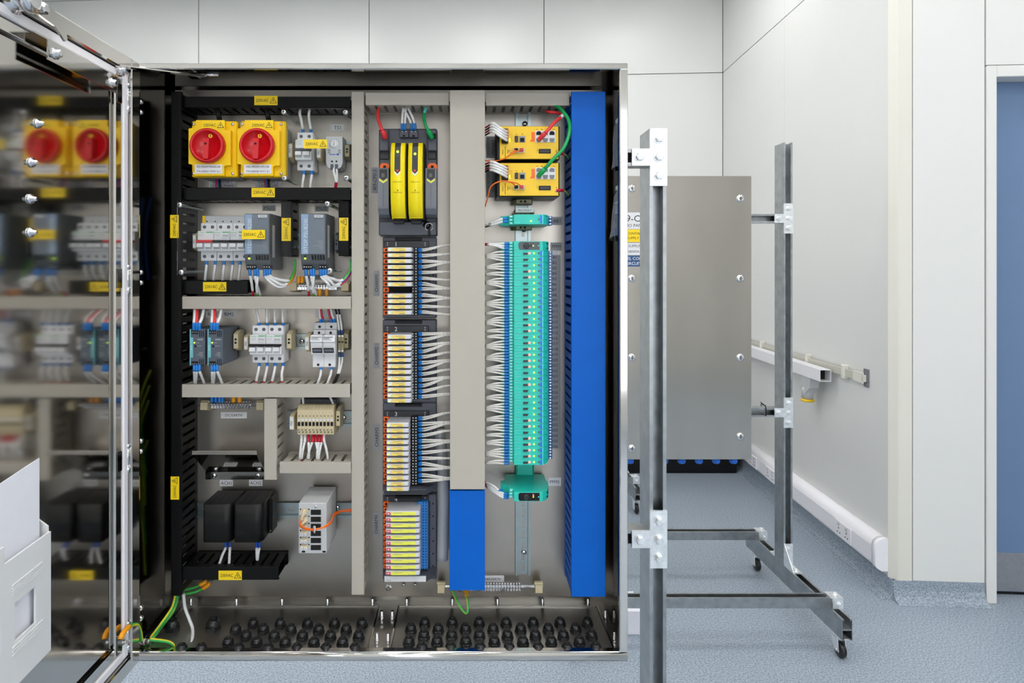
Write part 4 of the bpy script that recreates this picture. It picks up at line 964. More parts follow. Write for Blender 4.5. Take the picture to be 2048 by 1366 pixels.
# ---------------------------------------------------------------- earth bars
def earthbar(label, px0, px1, py, sx0, sx1, clampx, hbar=.03, n=None):
    T = th('earth_bar', label, 'earth bar', (px0 + px1) / 2, py + 8, hbar)
    MB().box(U(px0, hbar), U(px1, hbar), hbar - .005, hbar, V(py + 2.2, hbar), V(py - 2.2, hbar), 'chrome', .001).build('bar', T)
    n = n or int((sx1 - sx0) / 5.6)
    for k in range(n):
        x = U(sx0 + (sx1 - sx0) * (k + .5) / n, hbar); w = (U(sx1, hbar) - U(sx0, hbar)) / n * .42
        m = MB(); m.box(x - w, x + w, hbar - .008, hbar + .004, V(py + 7.5, hbar), V(py - 4, hbar), 'chrome', .0012); m.screw((x, hbar + .004, V(py - .5, hbar)), 'h', w * .8, .003, 'chrome', 1, 8); m.lathe((x, hbar - .002, V(py - 4, hbar)), 'z', [(w * .6, 0), (w * .6, .004)], 8, 'chrome'); m.build('clamp_screw', T)
    for px in clampx:
        m = MB(); xa, xb = U(px - 7, hbar + .008), U(px + 7, hbar + .008)
        m.prism([(.0005, V(py + 11, .0)), (hbar + .004, V(py + 9.5, hbar)), (hbar + .009, V(py + 8, hbar)), (hbar + .009, V(py - 7, hbar)), (hbar - .006, V(py - 9.5, hbar)), (.0005, V(py - 10, 0))], 'x', xa, xb, 'beige'); s = m.build('support', T)
        MB().box(xa - .002, xb + .002, hbar - .006, hbar + .003, V(py - 4.5, hbar), V(py - 9.5, hbar), 'beige', .001).build('latch', s)
    return T
earthbar('protective earth bar with orange lugs below power supply 2', 582, 694, 573, 594, 676, (586, 690), .03, 15)
earthbar('DC earth bar with blue and yellow lugs under the grey duct', 394, 527, 810, 422, 501, (408, 520), .03, 14)
earthbar('clean earth bar along the bottom of the mounting plate', 876, 1087, 1174, 916, 1042, (882, 1078), .03, 22)
def lug(px, py, py2, h, mt, label, group, wmt=None, r=.0042):
    wire([(px, py, h), (px, (py + py2) / 2, h), (px, py2, h)], [('lug', mt, 0, 1, r)], label, group, 'cable lug', 'cable_lug')
for px in (597, 604.5): lug(px, 566, 553, .034, 'lug', 'orange cable lug on top of the protective earth bar', 'orange lugs on the protective earth bar')
for px in (628, 639, 653): lug(px, 578, 592, .034, 'lug', 'orange cable lug hanging below the protective earth bar', 'orange lugs below the protective earth bar')
for px in (424, 431.5, 439, 445): lug(px, 804, 790, .036, 'ferrule', 'blue cable lug on the DC earth bar', 'blue lugs on the DC earth bar')
for px in (467, 479): lug(px, 804, 790, .036, 'lug', 'yellow cable lug on the DC earth bar', 'yellow lugs on the DC earth bar', r=.005)

# ---------------------------------------------------------------- deflector plate, heaters
T = th('deflector_plate', 'bent polished metal deflector plate above the two heaters', 'bracket', 465, 958, 0)
zb, zt = V(943, 0), V(909, .1)
MB().box(U(412, 0), U(529, 0), .0005, .003, V(958, 0), zb, 'steel_in').build('flange', T)
xa, xb = U(413, 0), U(530, 0); fa, fb = U(384, .1), U(513, .1)
m = MB(); t_ = .0016
P0 = [(xa, .0015, zb), (xb, .0015, zb), (fb, .1, zt), (fa, .1, zt)]
m.add([(x, hh, z) for x, hh, z in P0] + [(x, hh - .0005, z + t_) for x, hh, z in P0], [(0, 1, 2, 3), (4, 7, 6, 5), (0, 4, 5, 1), (1, 5, 6, 2), (2, 6, 7, 3), (3, 7, 4, 0)], 'steel_pol'); m.build('sloped_plate', T)
MB().box(fa, fb, .098, .1, zt - .001, V(902, .1), 'plate', .0006).build('front_edge', T)
for px in (429.5, 517): m = MB(); m.screw((U(px, 0), .003, V(950, 0)), 'h', .0065, .005); m.build('screw', T)
def heater(label, dx):
    h = .095; T = th('heater', label, 'heater', 437 + dx, 1087, h, 'black anti condensation heaters'); x0, x1, z0, z1 = U(405 + dx, h), U(462 + dx, h), V(1085, h), V(1009, h)
    r = .016; pl = []
    for (cx, cz, a0) in ((x1 - r, 0, 0), (x0 + r * .4, 0, 90)):
        rr = r if a0 == 0 else r * .4
        for k in range(6): a = math.radians(a0 + k * 18); pl.append((cx + rr * math.cos(a) * 1, h - rr + rr * math.sin(a)))
    pl = [(x1, .012)] + pl + [(x0, .012)]
    MB().prism(pl, 'z', z0, z1, 'black', True).build('shell', T)
    for k in range(3): MB().box(x0 + .008 + k * .016, x0 + .0095 + k * .016, .02, h - .006, z1, z1 + .0008, 'ctl_dark').build('top_groove', T)
    m = MB(); m.box(x1 - .001, x1 + .008, .012, .05, z0, z1 - .004, 'black', .002); m.build('side_box', T)
    m = MB(); m.screw((x1 + .004, .05, z0 + .006), 'h', .002, .001, 'toolgrey', 1, 8); m.build('screw', T)
    MB().box(x0 + .004, x1 - .006, .02, h - .006, z0 - .003, z0, 'black', .001).build('base', T)
    return T
heater('black heater under the ACH1 label', 0); hh2 = heater('black heater under the ACH2 label beside the beige clamp', 62)
MB().box(U(536, .03), U(536, .03) + .0006, .02, .04, V(1055, .03), V(1040, .03), 'labelwhite').build('side_label', hh2)

# ---------------------------------------------------------------- fibre splice box
h = .11; T = th('fibre_box', 'light grey fibre splice box with orange fibre patch leads', 'splice box', 625, 1107, h)
x0, x1, z0, z1 = U(597, h), U(653, h), V(1107, h), V(1006, h)
MB().box(x0, x1, .012, h, z0, z1, 'greypl', .0012).build('body', T)
m = MB(); m.screw((U(631.5, h), h, V(1013.5, h)), 'h', .003, .0015, 'chrome', 1, 10); m.build('screw', T)
for k in range(6):
    yc = 1024.5 + k * 14.1
    MB().box(U(621.5, h), U(642, h), h - .003, h + .0004, V(yc + 5.2, h), V(yc - 5.2, h), 'hole').build('blank_panel', T)
    m = MB(); m.box(U(602, h), U(616, h), h, h + .006, V(yc + .5, h), V(yc - 6, h), 'beige_l', .001)
    for e in (605.3, 612.5): m.cyl((U(e, h), 0, V(yc - 1, h)), 'h', .0032, h + .004, h + .009, 'whitepl', 10); m.cyl((U(e, h), 0, V(yc - 1, h)), 'h', .0009, h + .009, h + .0093, 'hole', 6)
    ad = m.build('fibre_adapter', T)
    for e in (601, 618): MB().cyl((U(e, h), 0, V(yc - 6, h)), 'h', .0016, h - .001, h + .0005, 'hole', 8).build('rivet', ad)
for e in (604, 645): MB().box(U(e, h), U(e + 6.5, h), h - .002, h + .0004, V(1105, h), V(1101.5, h), 'hole').build('vent_slot', T)
for k, (ya, yb) in enumerate(((1019, 1036), (1023, 1040), (1040, 1052))):
    wire([(609 + k * 3, ya, .118), (606, (ya + yb) / 2, .122), (602.5, yb, .122)], [('boot', 'beige_l', 0, 1, .003)], 'beige fibre connector boot plugged into the fibre splice box', 'fibre connectors on the splice box', 'fibre connector', 'fibre_connector')
for k in range(3):
    wire([(601, 1036 + k * 5, .122), (600, 1048 + k * 2, .126), (611, 1056 + k * 1.5, .135), (630, 1058 + k * .8, .138), (650, 1054 - k, .132), (662, 1046 - k * 2, .11), (668, 1032 - k * 2, .06), (685, 1022, .035), (712, 1018 + k * 2.5, .03)], [('jacket', 'orange_fib', 0, .72, .0015), ('tail', 'orange', .72, 1, .002)], 'orange fibre lead looping across the front of the fibre splice box', 'orange fibre leads of the splice box', 'fibre lead', 'fibre_lead')
m = MB(); m.tube([C3(628, 1053, .141), C3(630, 1053, .145), C3(629, 1065, .141), C3(627, 1062, .135), C3(627.5, 1054, .134), C3(628, 1053, .141)], .0016, 'whitepl'); m.build('cable_tie', label='white cable tie bundling the orange fibre leads', category='cable tie')
# ================================================================ controller carrier
h = .03; T = th('controller_carrier', 'dark grey controller carrier below the top grey duct', 'controller', 816, 472, h)
x0, x1 = U(757.5, h), U(874.5, h)
MB().box(x0, x1, .0005, h, V(472, h), V(257, h), 'ctl_grey', .003).build('base_plate', T)
MB().box(U(758, .05), U(873, .05), h - .001, .05, V(471, .05), V(443, .05), 'ctl_grey', .002).build('lower_block', T)
MB().box(U(758, .045), U(777, .045), h - .001, .045, V(302, .045), V(258, .045), 'ctl_grey', .002).build('port_block', T)
MB().box(U(855, .045), U(874, .045), h - .001, .045, V(302, .045), V(258, .045), 'ctl_grey', .002).build('port_block', T)
for px in (771, 868.5): MB().box(U(px - 4, .045), U(px + 3.5, .045), .04, .0456, V(278, .045), V(267, .045), 'hole').build('port', T)
for px in (808, 827):
    m = MB(); m.box(U(px - 9, .04), U(px + 9, .04), h - .001, .04, V(275, .04), V(260, .04), 'ctl_grey', .001); c = m.build('power_plug', T)
    for e in (-3.3, 3.3): m = MB(); m.screw((U(px + e, .04), .04, V(263, .04)), 'h', .0019, .001, 'chrome', 1, 8); m.build('screw', c)
    MB().box(U(px - 2.5, .04), U(px + 2.5, .04), .039, .0405, V(273.5, .04), V(270, .04), 'hole').build('slot', c)
for (a, b) in ((760, 778), (856, 872)): MB().box(U(a, h), U(b, h), h - .0005, h + .004, V(319, h), V(300, h), 'ctl_dark', .001).build('blank', T)
def curved(m, xa, xb, ya, yb, hs, mt, base=.03):
    """body with a curved front: hs = list of (fraction, h)"""
    zt, zb = V(ya, .11), V(yb, .105)
    prof = [(hh, zt + (zb - zt) * f) for f, hh in hs]
    m.prism([(base, prof[0][1])] + prof + [(base, prof[-1][1])], 'x', xa, xb, mt, True)
HS = [(0, .100), (.06, .108), (.2, .115), (.4, .118), (.6, .117), (.8, .111), (.93, .102), (.97, .094), (1.0, .085)]
for k, (px, lab) in enumerate(((795.4, 'yellow controller module left one with upper green light'), (830.4, 'yellow controller module right one beside the orange latch'))):
    K = th('controller_module', lab.replace(' left one', ' beside the red network plug side').replace(' right one', ''), 'controller', px, 440, .1, 'yellow controller modules')
    xa, xb = U(px - 14.2, .115), U(px + 14.2, .115); g = .0005
    m = MB(); curved(m, xa, xb, 284, 437, HS, 'yellow_ctl', .088); m.build('front_cover', K)
    m = MB(); m.box(xa + .0008, xb + .004, .03, .088, V(440, .088), V(287, .088), 'black', .002); m.build('body', K)
    zt, zb = V(284, .11), V(437, .105)
    def sh(f):
        for (f0, h0), (f1, h1) in zip(HS, HS[1:]):
            if f0 <= f <= f1: return h0 + (h1 - h0) * (f - f0) / (f1 - f0)
    def P(dx, f, e): return (U(px, .116) + dx, sh(f) + e, zt + (zb - zt) * f)
    def strip(dx0, dx1, fs, e, mt, nm):
        m = MB(); vs = []; fa = []
        for f in fs: vs += [P(dx0, f, e), P(dx1, f, e)]
        for i in range(len(fs) - 1): fa.append((2 * i, 2 * i + 1, 2 * i + 3, 2 * i + 2))
        m.add(vs, fa, mt); return m, nm
    m, nm = strip(-.0068, .0058, [0, .03, .06, .13, .2, .3, .385], .0006, 'ctl_dark', 'display'); q = [P(-.0068, .385, .0006), P(.0058, .385, .0006), P(-.0005, .425, .0006)]
    m.add(q, [(0, 1, 2)], 'ctl_dark'); dsp = m.build('display', K)
    m = MB(); m.add([P(-.0038, .372, .001), P(.0028, .372, .001), P(-.0005, .402, .001)], [(0, 1, 2)], 'redcable'); m.build('logo_mark', dsp)
    f = .13 if k == 0 else .16; p = P(-.0005, f, .0006); m = MB(); m.lathe((p[0], p[1], p[2]), 'h', [(.0028, 0), (.0028, .0008), (.001, .0014)], 10, 'led_g'); m.build('status_light', dsp)
    m = MB(); m.add([P(-.0068, .39, .001), P(-.0005, .43, .001), P(.0058, .39, .001), P(.0058, .41, .001), P(-.0005, .455, .001), P(-.0068, .41, .001)], [(0, 1, 4, 5), (1, 2, 3, 4)], 'whiteink'); m.build('chevron', K)
    m = MB(); p = P(0, .53, .0012); m.text('DELTAV', p[0], p[2], p[1], .0022, 'ink', w=.019); p = P(0, .665, .0012); m.text('EMERSON', p[0], p[2], p[1] + .0006, .0022, 'ink', w=.018); m.lathe((p[0], p[1], p[2] + .0045), 'h', [(.0013, 0), (.0013, .0008)], 6, 'ink'); m.build('print', K)
    m = MB(); m.box(U(px - 9, .06), U(px + 13, .06), .048, .062, V(448, .06), V(440, .06), 'ctl_dark', .002); m.build('release_tab', K)
for px, lab in ((766.5, 'grey slim input module left of the yellow controllers'), (861.8, 'grey slim input module right of the yellow controllers')):
    K = th('input_module', lab, 'module', px, 430, .085, 'grey slim input modules'); hh = .085; xa, xb = U(px - 10.8, hh), U(px + 10.8, hh)
    m = MB(); m.prism([(.03, V(433, hh)), (.055, V(433, hh)), (hh - .012, V(428, hh)), (hh - .001, V(417, hh)), (hh, V(413, hh)), (hh, V(338, hh)), (hh - .003, V(335.5, hh)), (.03, V(335.5, hh))], 'x', xa, xb, 'io_grey'); m.build('body', K)
    xc = (xa + xb) / 2; e = hh + .0006
    m = MB(); m.box(xa + .003, xb - .003, hh - .001, e, V(355, hh), V(338.5, hh), 'ctl_dark'); m.add([(xa + .003, e, V(355, hh)), (xb - .003, e, V(355, hh)), (xc, e, V(361, hh))], [(0, 1, 2)], 'ctl_dark')
    for k in range(3): m.box(xc - .004, xc + .003, e - .0001, e + .0002, V(348.3 + k * 2.6, hh), V(347.5 + k * 2.6, hh), 'labelgrey')
    m.build('display', K)
    m = MB(); m.add([(xa + .003, e, V(357, hh)), (xc, e, V(362.5, hh)), (xb - .003, e, V(357, hh)), (xb - .003, e, V(361, hh)), (xc, e, V(366.5, hh)), (xa + .003, e, V(361, hh))], [(0, 1, 4, 5), (1, 2, 3, 4)], 'charm_lbl2'); m.build('chevron', K)
    MB().box(xc - .0004, xc + .0004, hh - .0005, hh + .0004, V(414, hh), V(367, hh), 'ctl_grey').build('centre_line', K)
    m = MB(); xo = U(px + 3, .06); m.prism([(xo - .0105, V(337, .06)), (xo - .0105, V(331, .06)), (xo - .006, V(326.5, .06)), (xo + .006, V(326.5, .06)), (xo + .0105, V(331, .06)), (xo + .0105, V(341, .06))], 'h', .045, .062, 'orange'); m.build('latch', K)
    MB().box(xo - .003, xo + .003, .0615, .0625, V(336, .06), V(331.5, .06), 'hole').build('latch_slot', K)
# key ring
T = th('key_ring', 'small black keys on a steel ring hanging from the controller carrier', 'keys', 858, 470, .05)
m = MB(); c = C3(858, 454, .056); m.tube([(c[0] + .0085 * math.cos(a * math.pi / 8), c[1] + .001 * (a % 2), c[2] + .0085 * math.sin(a * math.pi / 8)) for a in range(17)], .0007, 'chrome'); m.build('ring', T)
m = MB(); c = C3(854, 450, .054); m.lathe((c[0], .0505, c[2]), 'h', [(.0085, 0), (.0085, .003), (.005, .006)], 14, 'black').box(c[0] - .011, c[0], .0505, .053, c[2] - .002, c[2] + .002, 'black'); m.build('key_head', T)
m = MB(); m.box(U(856, .06), U(860.5, .06), .056, .060, V(473, .06), V(457, .06), 'black', .001); m.build('key', T)

# ================================================================ I/O baseplates and modules
HM = .085
def baseplate(num, y0, y1, ycap, label, ylat, nlat, plat, blue=False):
    h = .03; T = th('io_baseplate', label, 'baseplate', 820, y1, h, 'numbered input output baseplates')
    MB().box(U(765, h), U(873, h), .0005, h - .004, V(y1, h), V(y0, h), 'ctl_grey', .002).build('plate', T)
    MB().box(U(768, h), U(858, h), h - .005, h, V(ycap + 8.5, h), V(ycap - 6, h), 'ctl_dark', .001).text(str(num), U(792, h), V(ycap + .5, h), h + .0004, .0095, 'whiteink').build('header', T)
    MB().box(U(790, h), U(844, h), h - .005, h + .002, V(y0 + 7, h), V(y0 + 1.2, h), 'black', .001).build('connector', T)
    for px, e in ((775, -2.2), (775, 2.2), (850, -2.2), (850, 2.2)): MB().cyl((U(px, h), 0, V(ycap + e, h)), 'h', .0017, h - .001, h + .0006, 'labelgrey', 8).build('indicator', T)
    MB().box(U(777, h), U(822.5, h), h - .006, h - .001, V(ylat[1] + 4, h), V(ylat[0] - 5, h), 'hole').build('slot_bed', T)
    mt = 'blueis' if blue else 'black'; hb = .045
    xa, xb = (U(836, hb), U(856, hb)) if blue else (U(823, hb), U(836.5, hb))
    MB().box(xa, xb, h - .002, hb, V(ylat[1] + 5, hb), V(ylat[0] - 5, hb), mt, .001).build('terminal_block', T)
    if not blue: MB().box(U(836.5, .038), U(845, .038), h - .002, .038, V(ylat[1] + 5, hb), V(ylat[0] - 5, hb), 'ctl_dark', .001).build('wire_block', T)
    m = MB(); k = 0
    for i in range(nlat):
        yy = ylat[0] + i * plat
        for e in (-2.8, 2.6):
            for px in ((846.5, 852) if blue else (826, 832)): m.cyl((U(px, hb), 0, V(yy + e, hb)), 'h', .0014, hb - .001, hb + .0005, 'hole' if blue else 'whitepl', 6)
    m.build('terminal_screws', T, kind='stuff')
    for i in range(nlat):
        yy = ylat[0] + i * plat; m = MB(); xo, zo = U(771.5, .036), V(yy, .036)
        m.box(xo - .006, xo + .007, h - .003, .034, zo - .005, zo + .005, 'orange', .001); m.box(xo - .002, xo + .003, .0335, .0345, zo - .0025, zo + .0025, 'hole'); m.build('latch', T)
    for i in range(6):
        yy = ylat[0] + (ylat[1] - ylat[0]) * i / 5; MB().cyl((U(866, h), 0, V(yy, h)), 'h', .002, h - .005, h - .0035, 'hole', 8).build('fixing_hole', T)
    MB().box(U(846, .028), U(860, .028), h - .005, h, V(ylat[1] + 5, h), V(ylat[0] - 5, h), 'ctl_dark', .001).build('cable_shelf', T)
    return T
def chmod(px0, px1, yy, label, group, wide=False):
    """slim plug-in module whose front face centre is at pixel row yy"""
    h = HM; x0, x1 = U(px0, h), U(px1, h); z = V(yy, h); t = .0047
    T = thing('io_module', label, 'module', ((x0 + x1) / 2, YP, z - t), group)
    MB().box(x0, x1 + .002, .028, h - .002, z - t, z + t, 'charm', .0015).build('body', T)
    MB().box(x0 + .001, x1, h - .0022, h, z - t + .0006, z + t - .0006, 'charm_clear', .0008).build('lens', T)
    a, b = (.18, .90) if wide else (.22, .78); w = x1 - x0
    m = MB(); m.box(x0 + w * a, x0 + w * b, h - .0004, h + .0006, z - t + .001, z + t - .001, 'charm_lbl2' if wide else 'charm_lbl')
    if wide:
        m.box(x0 + w * .22, x0 + w * .5, h + .0005, h + .0009, z + .0014, z + .0022, 'labelgrey').box(x0 + w * .66, x0 + w * .88, h + .0005, h + .0009, z - .0028, z - .0022, 'labelgrey')
        m.box(x0 + w * .03, x0 + w * .15, h - .0004, h + .0006, z - .003, z + .003, 'redcable').box(x0 + w * .06, x0 + w * .12, h + .0005, h + .0009, z - .001, z + .001, 'whitepl')
    else: m.box(x0 + w * .35, x0 + w * .7, h + .0005, h + .0009, z + .0018, z + .0024, 'toolgrey').box(x0 + w * .5, x0 + w * .74, h + .0005, h + .0009, z - .0026, z - .0018, 'ctl_dark')
    m.build('label_insert', T)
    if not wide: m = MB(); m.lathe((x0 + w * .1, h, z - .001), 'h', [(.0018, 0), (.0018, .0006), (.0008, .001)], 8, 'led_g'); m.build('status_light', T)
    return T
Y1 = lambda v: 460 + v / 3.793
Y3 = lambda v: 800 + v / 3.413
baseplate(1, 474, 637, 488, 'dark baseplate numbered 1 with one empty module slot', (Y1(152), Y1(628)), 12, (Y1(628) - Y1(152)) / 11)
baseplate(2, 640, 806, 657.5, 'dark baseplate numbered 2 fully fitted with modules', (Y1(797), Y1(1268)), 12, (Y1(1268) - Y1(797)) / 11)
baseplate(3, 806, 985, 827.5, 'dark baseplate numbered 3 ending in a grey ledge', (Y3(132), Y3(562)), 12, (Y3(562) - Y3(132)) / 11)
baseplate(4, 990, 1161, 998, 'dark baseplate numbered 4 with blue terminal block', (Y3(712), Y3(1140)), 12, (Y3(1140) - Y3(712)) / 11, True)
for v in (148, 191, 237, 281, 325, 369, 413, 500, 541, 585, 627): chmod(774.5, 822, Y1(v), 'slim grey module with yellow insert in the baseplate just under the controller', 'modules on baseplate 1')
for v in (812, 855, 900, 944, 988, 1035, 1079, 1127, 1170, 1213, 1256, 1296): chmod(774, 821, Y1(v), 'slim grey module with yellow insert in the middle baseplate with no empty slot', 'modules on baseplate 2')
for v in (172, 210, 249, 290, 332, 369, 412, 453, 492, 533, 574, 609): chmod(772.5, 816, Y3(v), 'slim grey module with yellow insert in the baseplate above the grey end ledge', 'modules on baseplate 3')
for v in (776, 817, 857, 896, 938, 978, 1020, 1060, 1101, 1142, 1183): chmod(771, 838, Y3(v), 'wide module with bright yellow label plugged into baseplate 4', 'modules on baseplate 4', True)
# top cap pieces of the module stacks on plates 3 and 4
for (yy, px1, pn, y2) in ((834, 821, 3, 845), (1005, 845, 4, 1022)):
    pass
for lab, y0, y1, px1, hh in (('dark grey end ledge below baseplate 3', 978, 989, 857, .06), ('dark grey end ledge with white name strip below baseplate 4', 1150, 1164, 860, .06)):
    T = th('end_ledge', lab, 'end piece', 810, y1, hh)
    MB().prism([(U(765, hh), .004), (U(767, hh), hh), (U(852, hh), hh), (U(870, hh), .03), (U(873, .03), .004)], 'z', V(y1, hh), V(y0, hh), 'ctl_grey').build('ledge', T)
    m = MB(); m.box(U(769, hh), U(852, hh), hh, hh + .0012, V(y1 - 1, hh), V(y0 + 2, hh), 'whitepl' if y0 > 1000 else 'ctl_dark')
    if y0 > 1000: m.text('EMERSON', U(777, hh), V(y1 - 4, hh), hh + .0015, .0018, 'ink')
    m.build('name_strip', T)
for px in (807, 830):
    m = MB(); m.screw((U(px, .003), .003, V(1169, .003)), 'h', .004, .004); m.build('mounting_screw', label='small steel screw under the end ledge of baseplate 4', category='screw', group='screws under baseplate 4')
# clear flexible sleeve
wire([(879, 860, .02), (887, 980, .022), (886, 1050, .025), (885, 1119, .03)], [('sleeve', 'softwrap', 0, 1, .013)], 'grey translucent cable sleeve behind the white wires beside baseplate 4', None, 'sleeve', 'cable_sleeve', sides=12)

# ---------------------------------------------------------------- white wires from baseplates 1-3 to the wide grey duct
def charm_wires(rows, bends, num):
    for i, yy in enumerate(rows):
        yd = bends[i]
        wire([(837, yy, .042), (849, yy - .2, .05), (868, yy * .6 + yd * .4, .06), (890, yd + (yy - yd) * .08, .06), (908, yd, .055)], [('ferrule', 'ferrule', 0, .12, .0026), ('sleeve', 'thinsleeve', .12, .72, .0019), ('insulation', 'thinsleeve', .72, 1, .0015)], 'thin white marked wire into the wide grey duct from the ' + ('baseplate just under the controller', 'middle baseplate', 'baseplate above the grey ledge')[num - 1], 'white wires of baseplate %d' % num, n=4, sides=6)
def grp(rows, dy, k=4, spread=.1):
    out = []
    for g in range(0, len(rows), k):
        c = sum(rows[g:g + k]) / len(rows[g:g + k]) + dy(g)
        out += [c + (r - c) * spread for r in rows[g:g + k]]
    return out
r1 = [Y1(v) for v in (145, 158, 187, 202, 230, 244, 272, 287, 316, 330, 360, 373, 402, 417, 440, 454, 487, 502, 532, 546, 573, 587, 616, 630)]
charm_wires(r1, [Y1(v) for v in (112, 114, 180, 184, 240, 244, 246, 250, 314, 318, 378, 382, 440, 443, 446, 449, 512, 516, 519, 523, 582, 586, 640, 644)], 1)
r2 = [Y1(v) for v in (783, 797, 825, 840, 869, 884, 913, 928, 955, 970, 999, 1015, 1043, 1058, 1085, 1100, 1130, 1145, 1172, 1187, 1215, 1230, 1256, 1271)]
charm_wires(r2, [Y1(v) for v in (780, 786, 792, 798, 852, 857, 862, 866, 926, 932, 985, 990, 996, 1000, 1056, 1062, 1112, 1116, 1120, 1124, 1178, 1183, 1240, 1250)], 2)
r3 = [Y3(v) for v in (118, 132, 156, 172, 195, 210, 234, 248, 272, 287, 311, 326, 352, 366, 391, 405, 429, 443, 468, 481, 507, 521, 545, 559)]
charm_wires(r3, [Y3(v) for v in (84, 90, 148, 153, 158, 163, 206, 212, 274, 280, 285, 290, 340, 347, 395, 400, 456, 460, 464, 468, 530, 535, 540, 544)], 3)

# ================================================================ yellow network switches
def switch(label, dy):
    h = .1; T = th('network_switch', label, 'network switch', 1058, 318 + dy, h, 'yellow network switches'); X = lambda p: U(p, h); Z = lambda p: V(p + dy, h)
    MB().box(X(993.5), X(1119.5), .012, h - .003, Z(319.5), Z(251.5), 'black', .0015).build('housing', T)
    MB().box(X(999.5), X(1117), h - .0035, h, Z(318), Z(252.5), 'yellow_sw', .0008).build('front_panel', T)
    m = MB(); m.box(X(1003), X(1016), h, h + .010, Z(288), Z(259), 'black', .001); tb = m.build('terminal_block', T)
    for k in range(4): MB().box(X(1012), X(1016), h + .0095, h + .0125, Z(264 + k * 6), Z(261 + k * 6), 'redfer').build('plug', tb)
    MB().box(X(1029.5), X(1036), h, h + .003, Z(284.5), Z(272), 'ctl_dark', .0008).build('console_cover', T)
    m = MB(); m.box(X(1038), X(1050.5), h, h + .002, Z(285), Z(272), 'labelgrey', .0005); p_ = m.build('console_port', T)
    MB().box(X(1040), X(1048.5), h + .0015, h + .0024, Z(284), Z(276), 'hole').build('port_opening', p_)
    m = MB(); m.box(X(1070.5), X(1110.5), h, h + .002, Z(285), Z(261.5), 'whitepl', .0005); ps = m.build('port_block', T)
    for i in range(3):
        for j in range(2):
            MB().prism([(X(1072.3 + i * 13.2), Z(262.8 + j * 14 + (2.5 if j == 0 else 0))), (X(1074.8 + i * 13.2), Z(262.8 + j * 14)), (X(1079.8 + i * 13.2), Z(262.8 + j * 14)), (X(1082.3 + i * 13.2), Z(262.8 + j * 14 + (2.5 if j == 0 else 0))), (X(1082.3 + i * 13.2), Z(270.5 + j * 14 - (2.5 if j else 0))), (X(1079.8 + i * 13.2), Z(270.5 + j * 14)), (X(1074.8 + i * 13.2), Z(270.5 + j * 14)), (X(1072.3 + i * 13.2), Z(270.5 + j * 14 - (2.5 if j else 0)))], 'h', h + .0015, h + .0024, 'hole' if dy == 0 and (j == 0 and i != 1) else 'toolgrey').build('network_port', ps)
    MB().prism([(X(1063), Z(264.5)), (X(1069.5), Z(264.5)), (X(1069.5), Z(283.5)), (X(1060.5), Z(283.5)), (X(1060.5), Z(280)), (X(1063), Z(280))], 'h', h, h + .0004, 'orange').build('hazard_label', T)
    m = MB(); m.box(X(1025.5), X(1049), h, h + .006, Z(306.5), Z(297), 'beige_l', .001); fb = m.build('fibre_socket', T)
    for k, c in enumerate(('hole', 'redfer')): MB().box(X(1028 + k * 10.5), X(1035.5 + k * 10.5), h + .0055, h + .011, Z(304.5), Z(298), c, .001).build('fibre_plug', fb)
    MB().box(X(1077.5), X(1101.5), h, h + .0015, Z(307), Z(298), 'black', .0005).box(X(1080), X(1099), h + .0014, h + .002, Z(305), Z(300), 'ctl_dark').build('fibre_blank', T)
    m = MB()
    for (px, py, w, q) in ((1019, 269, 1, 1), (1023, 268, 1, 1), (1023, 272, 1, 1), (1023, 276, 1, 1), (1023, 280, 1, 1), (1032, 268, 2, 1), (1044, 267, 1, 3), (1073, 258.5, 2, 1), (1082, 258.5, 3, 1), (1107, 258.5, 2, 1), (1021, 297, 1, 1), (1021, 300.5, 1.5, 1.5), (1021, 304, 1.5, 1.5), (1074, 297, 1, 1), (1074, 300.5, 1.5, 1.5), (1074, 304, 1, 1), (1111.5, 301, 2, 1.5)): m.box(X(px), X(px + w), h, h + .0004, Z(py + q), Z(py), 'ink')
    m.text('EMERSON', X(1005.5), Z(304), h + .0004, .0028, 'ink', rot=90, w=.011); m.box(X(1010), X(1011), h, h + .0004, Z(315), Z(293), 'ink'); m.box(X(1015), X(1016), h, h + .0004, Z(307), Z(299), 'ink'); m.box(X(1018), X(1019), h, h + .0004, Z(305), Z(300), 'ink')
    m.build('print', T)
    for k in range(2): MB().box(X(1018), X(1020.5), h, h + .0006, Z(279.5 + k * 4), Z(277 + k * 4), 'led_g').build('status_light', T)
    m = MB(); m.screw((X(1112), h, Z(308)), 'h', .0028, .002, 'chrome', 1, 10); m.build('earth_screw', T)
    return T
switch('yellow network switch with the red patch lead', 0)
switch('yellow network switch with the green patch lead', 73.5)
for dy, nm in ((0, 'upper'), (73.5, 'lower')):
    for k in range(4):
        wire([(1014, 263 + k * 6 + dy, .112), (1003, 258 + k * 5.5 + dy, .125), (986, 246.5 + k * 5.5 + dy + (4 if dy else 0), .115), (975, 253 + k * 5 + dy, .08), (966, 258 + k * 5 + dy, .07)], [('sleeve', 'sleeve', 0, .62, .0028), ('insulation', 'black' if k % 2 else 'redfer', .62, 1, .0018)], 'white sleeved power wire plugged into the network switch with the %s patch lead' % ('red' if dy == 0 else 'green'), 'power wires of the network switch with the %s patch lead' % ('red' if dy == 0 else 'green'))
for k in range(2): wire([(1031 + k * 10, 300, .112), (1024 + k * 4, 305, .118), (1010, 316.5, .115), (990, 322, .1), (968, 321, .08)], [('jacket', 'orange_fib', 0, 1, .0013)], 'orange fibre lead from the switch with the red patch lead', 'orange fibre leads of the switch with the red patch lead', 'fibre lead', 'fibre_lead')
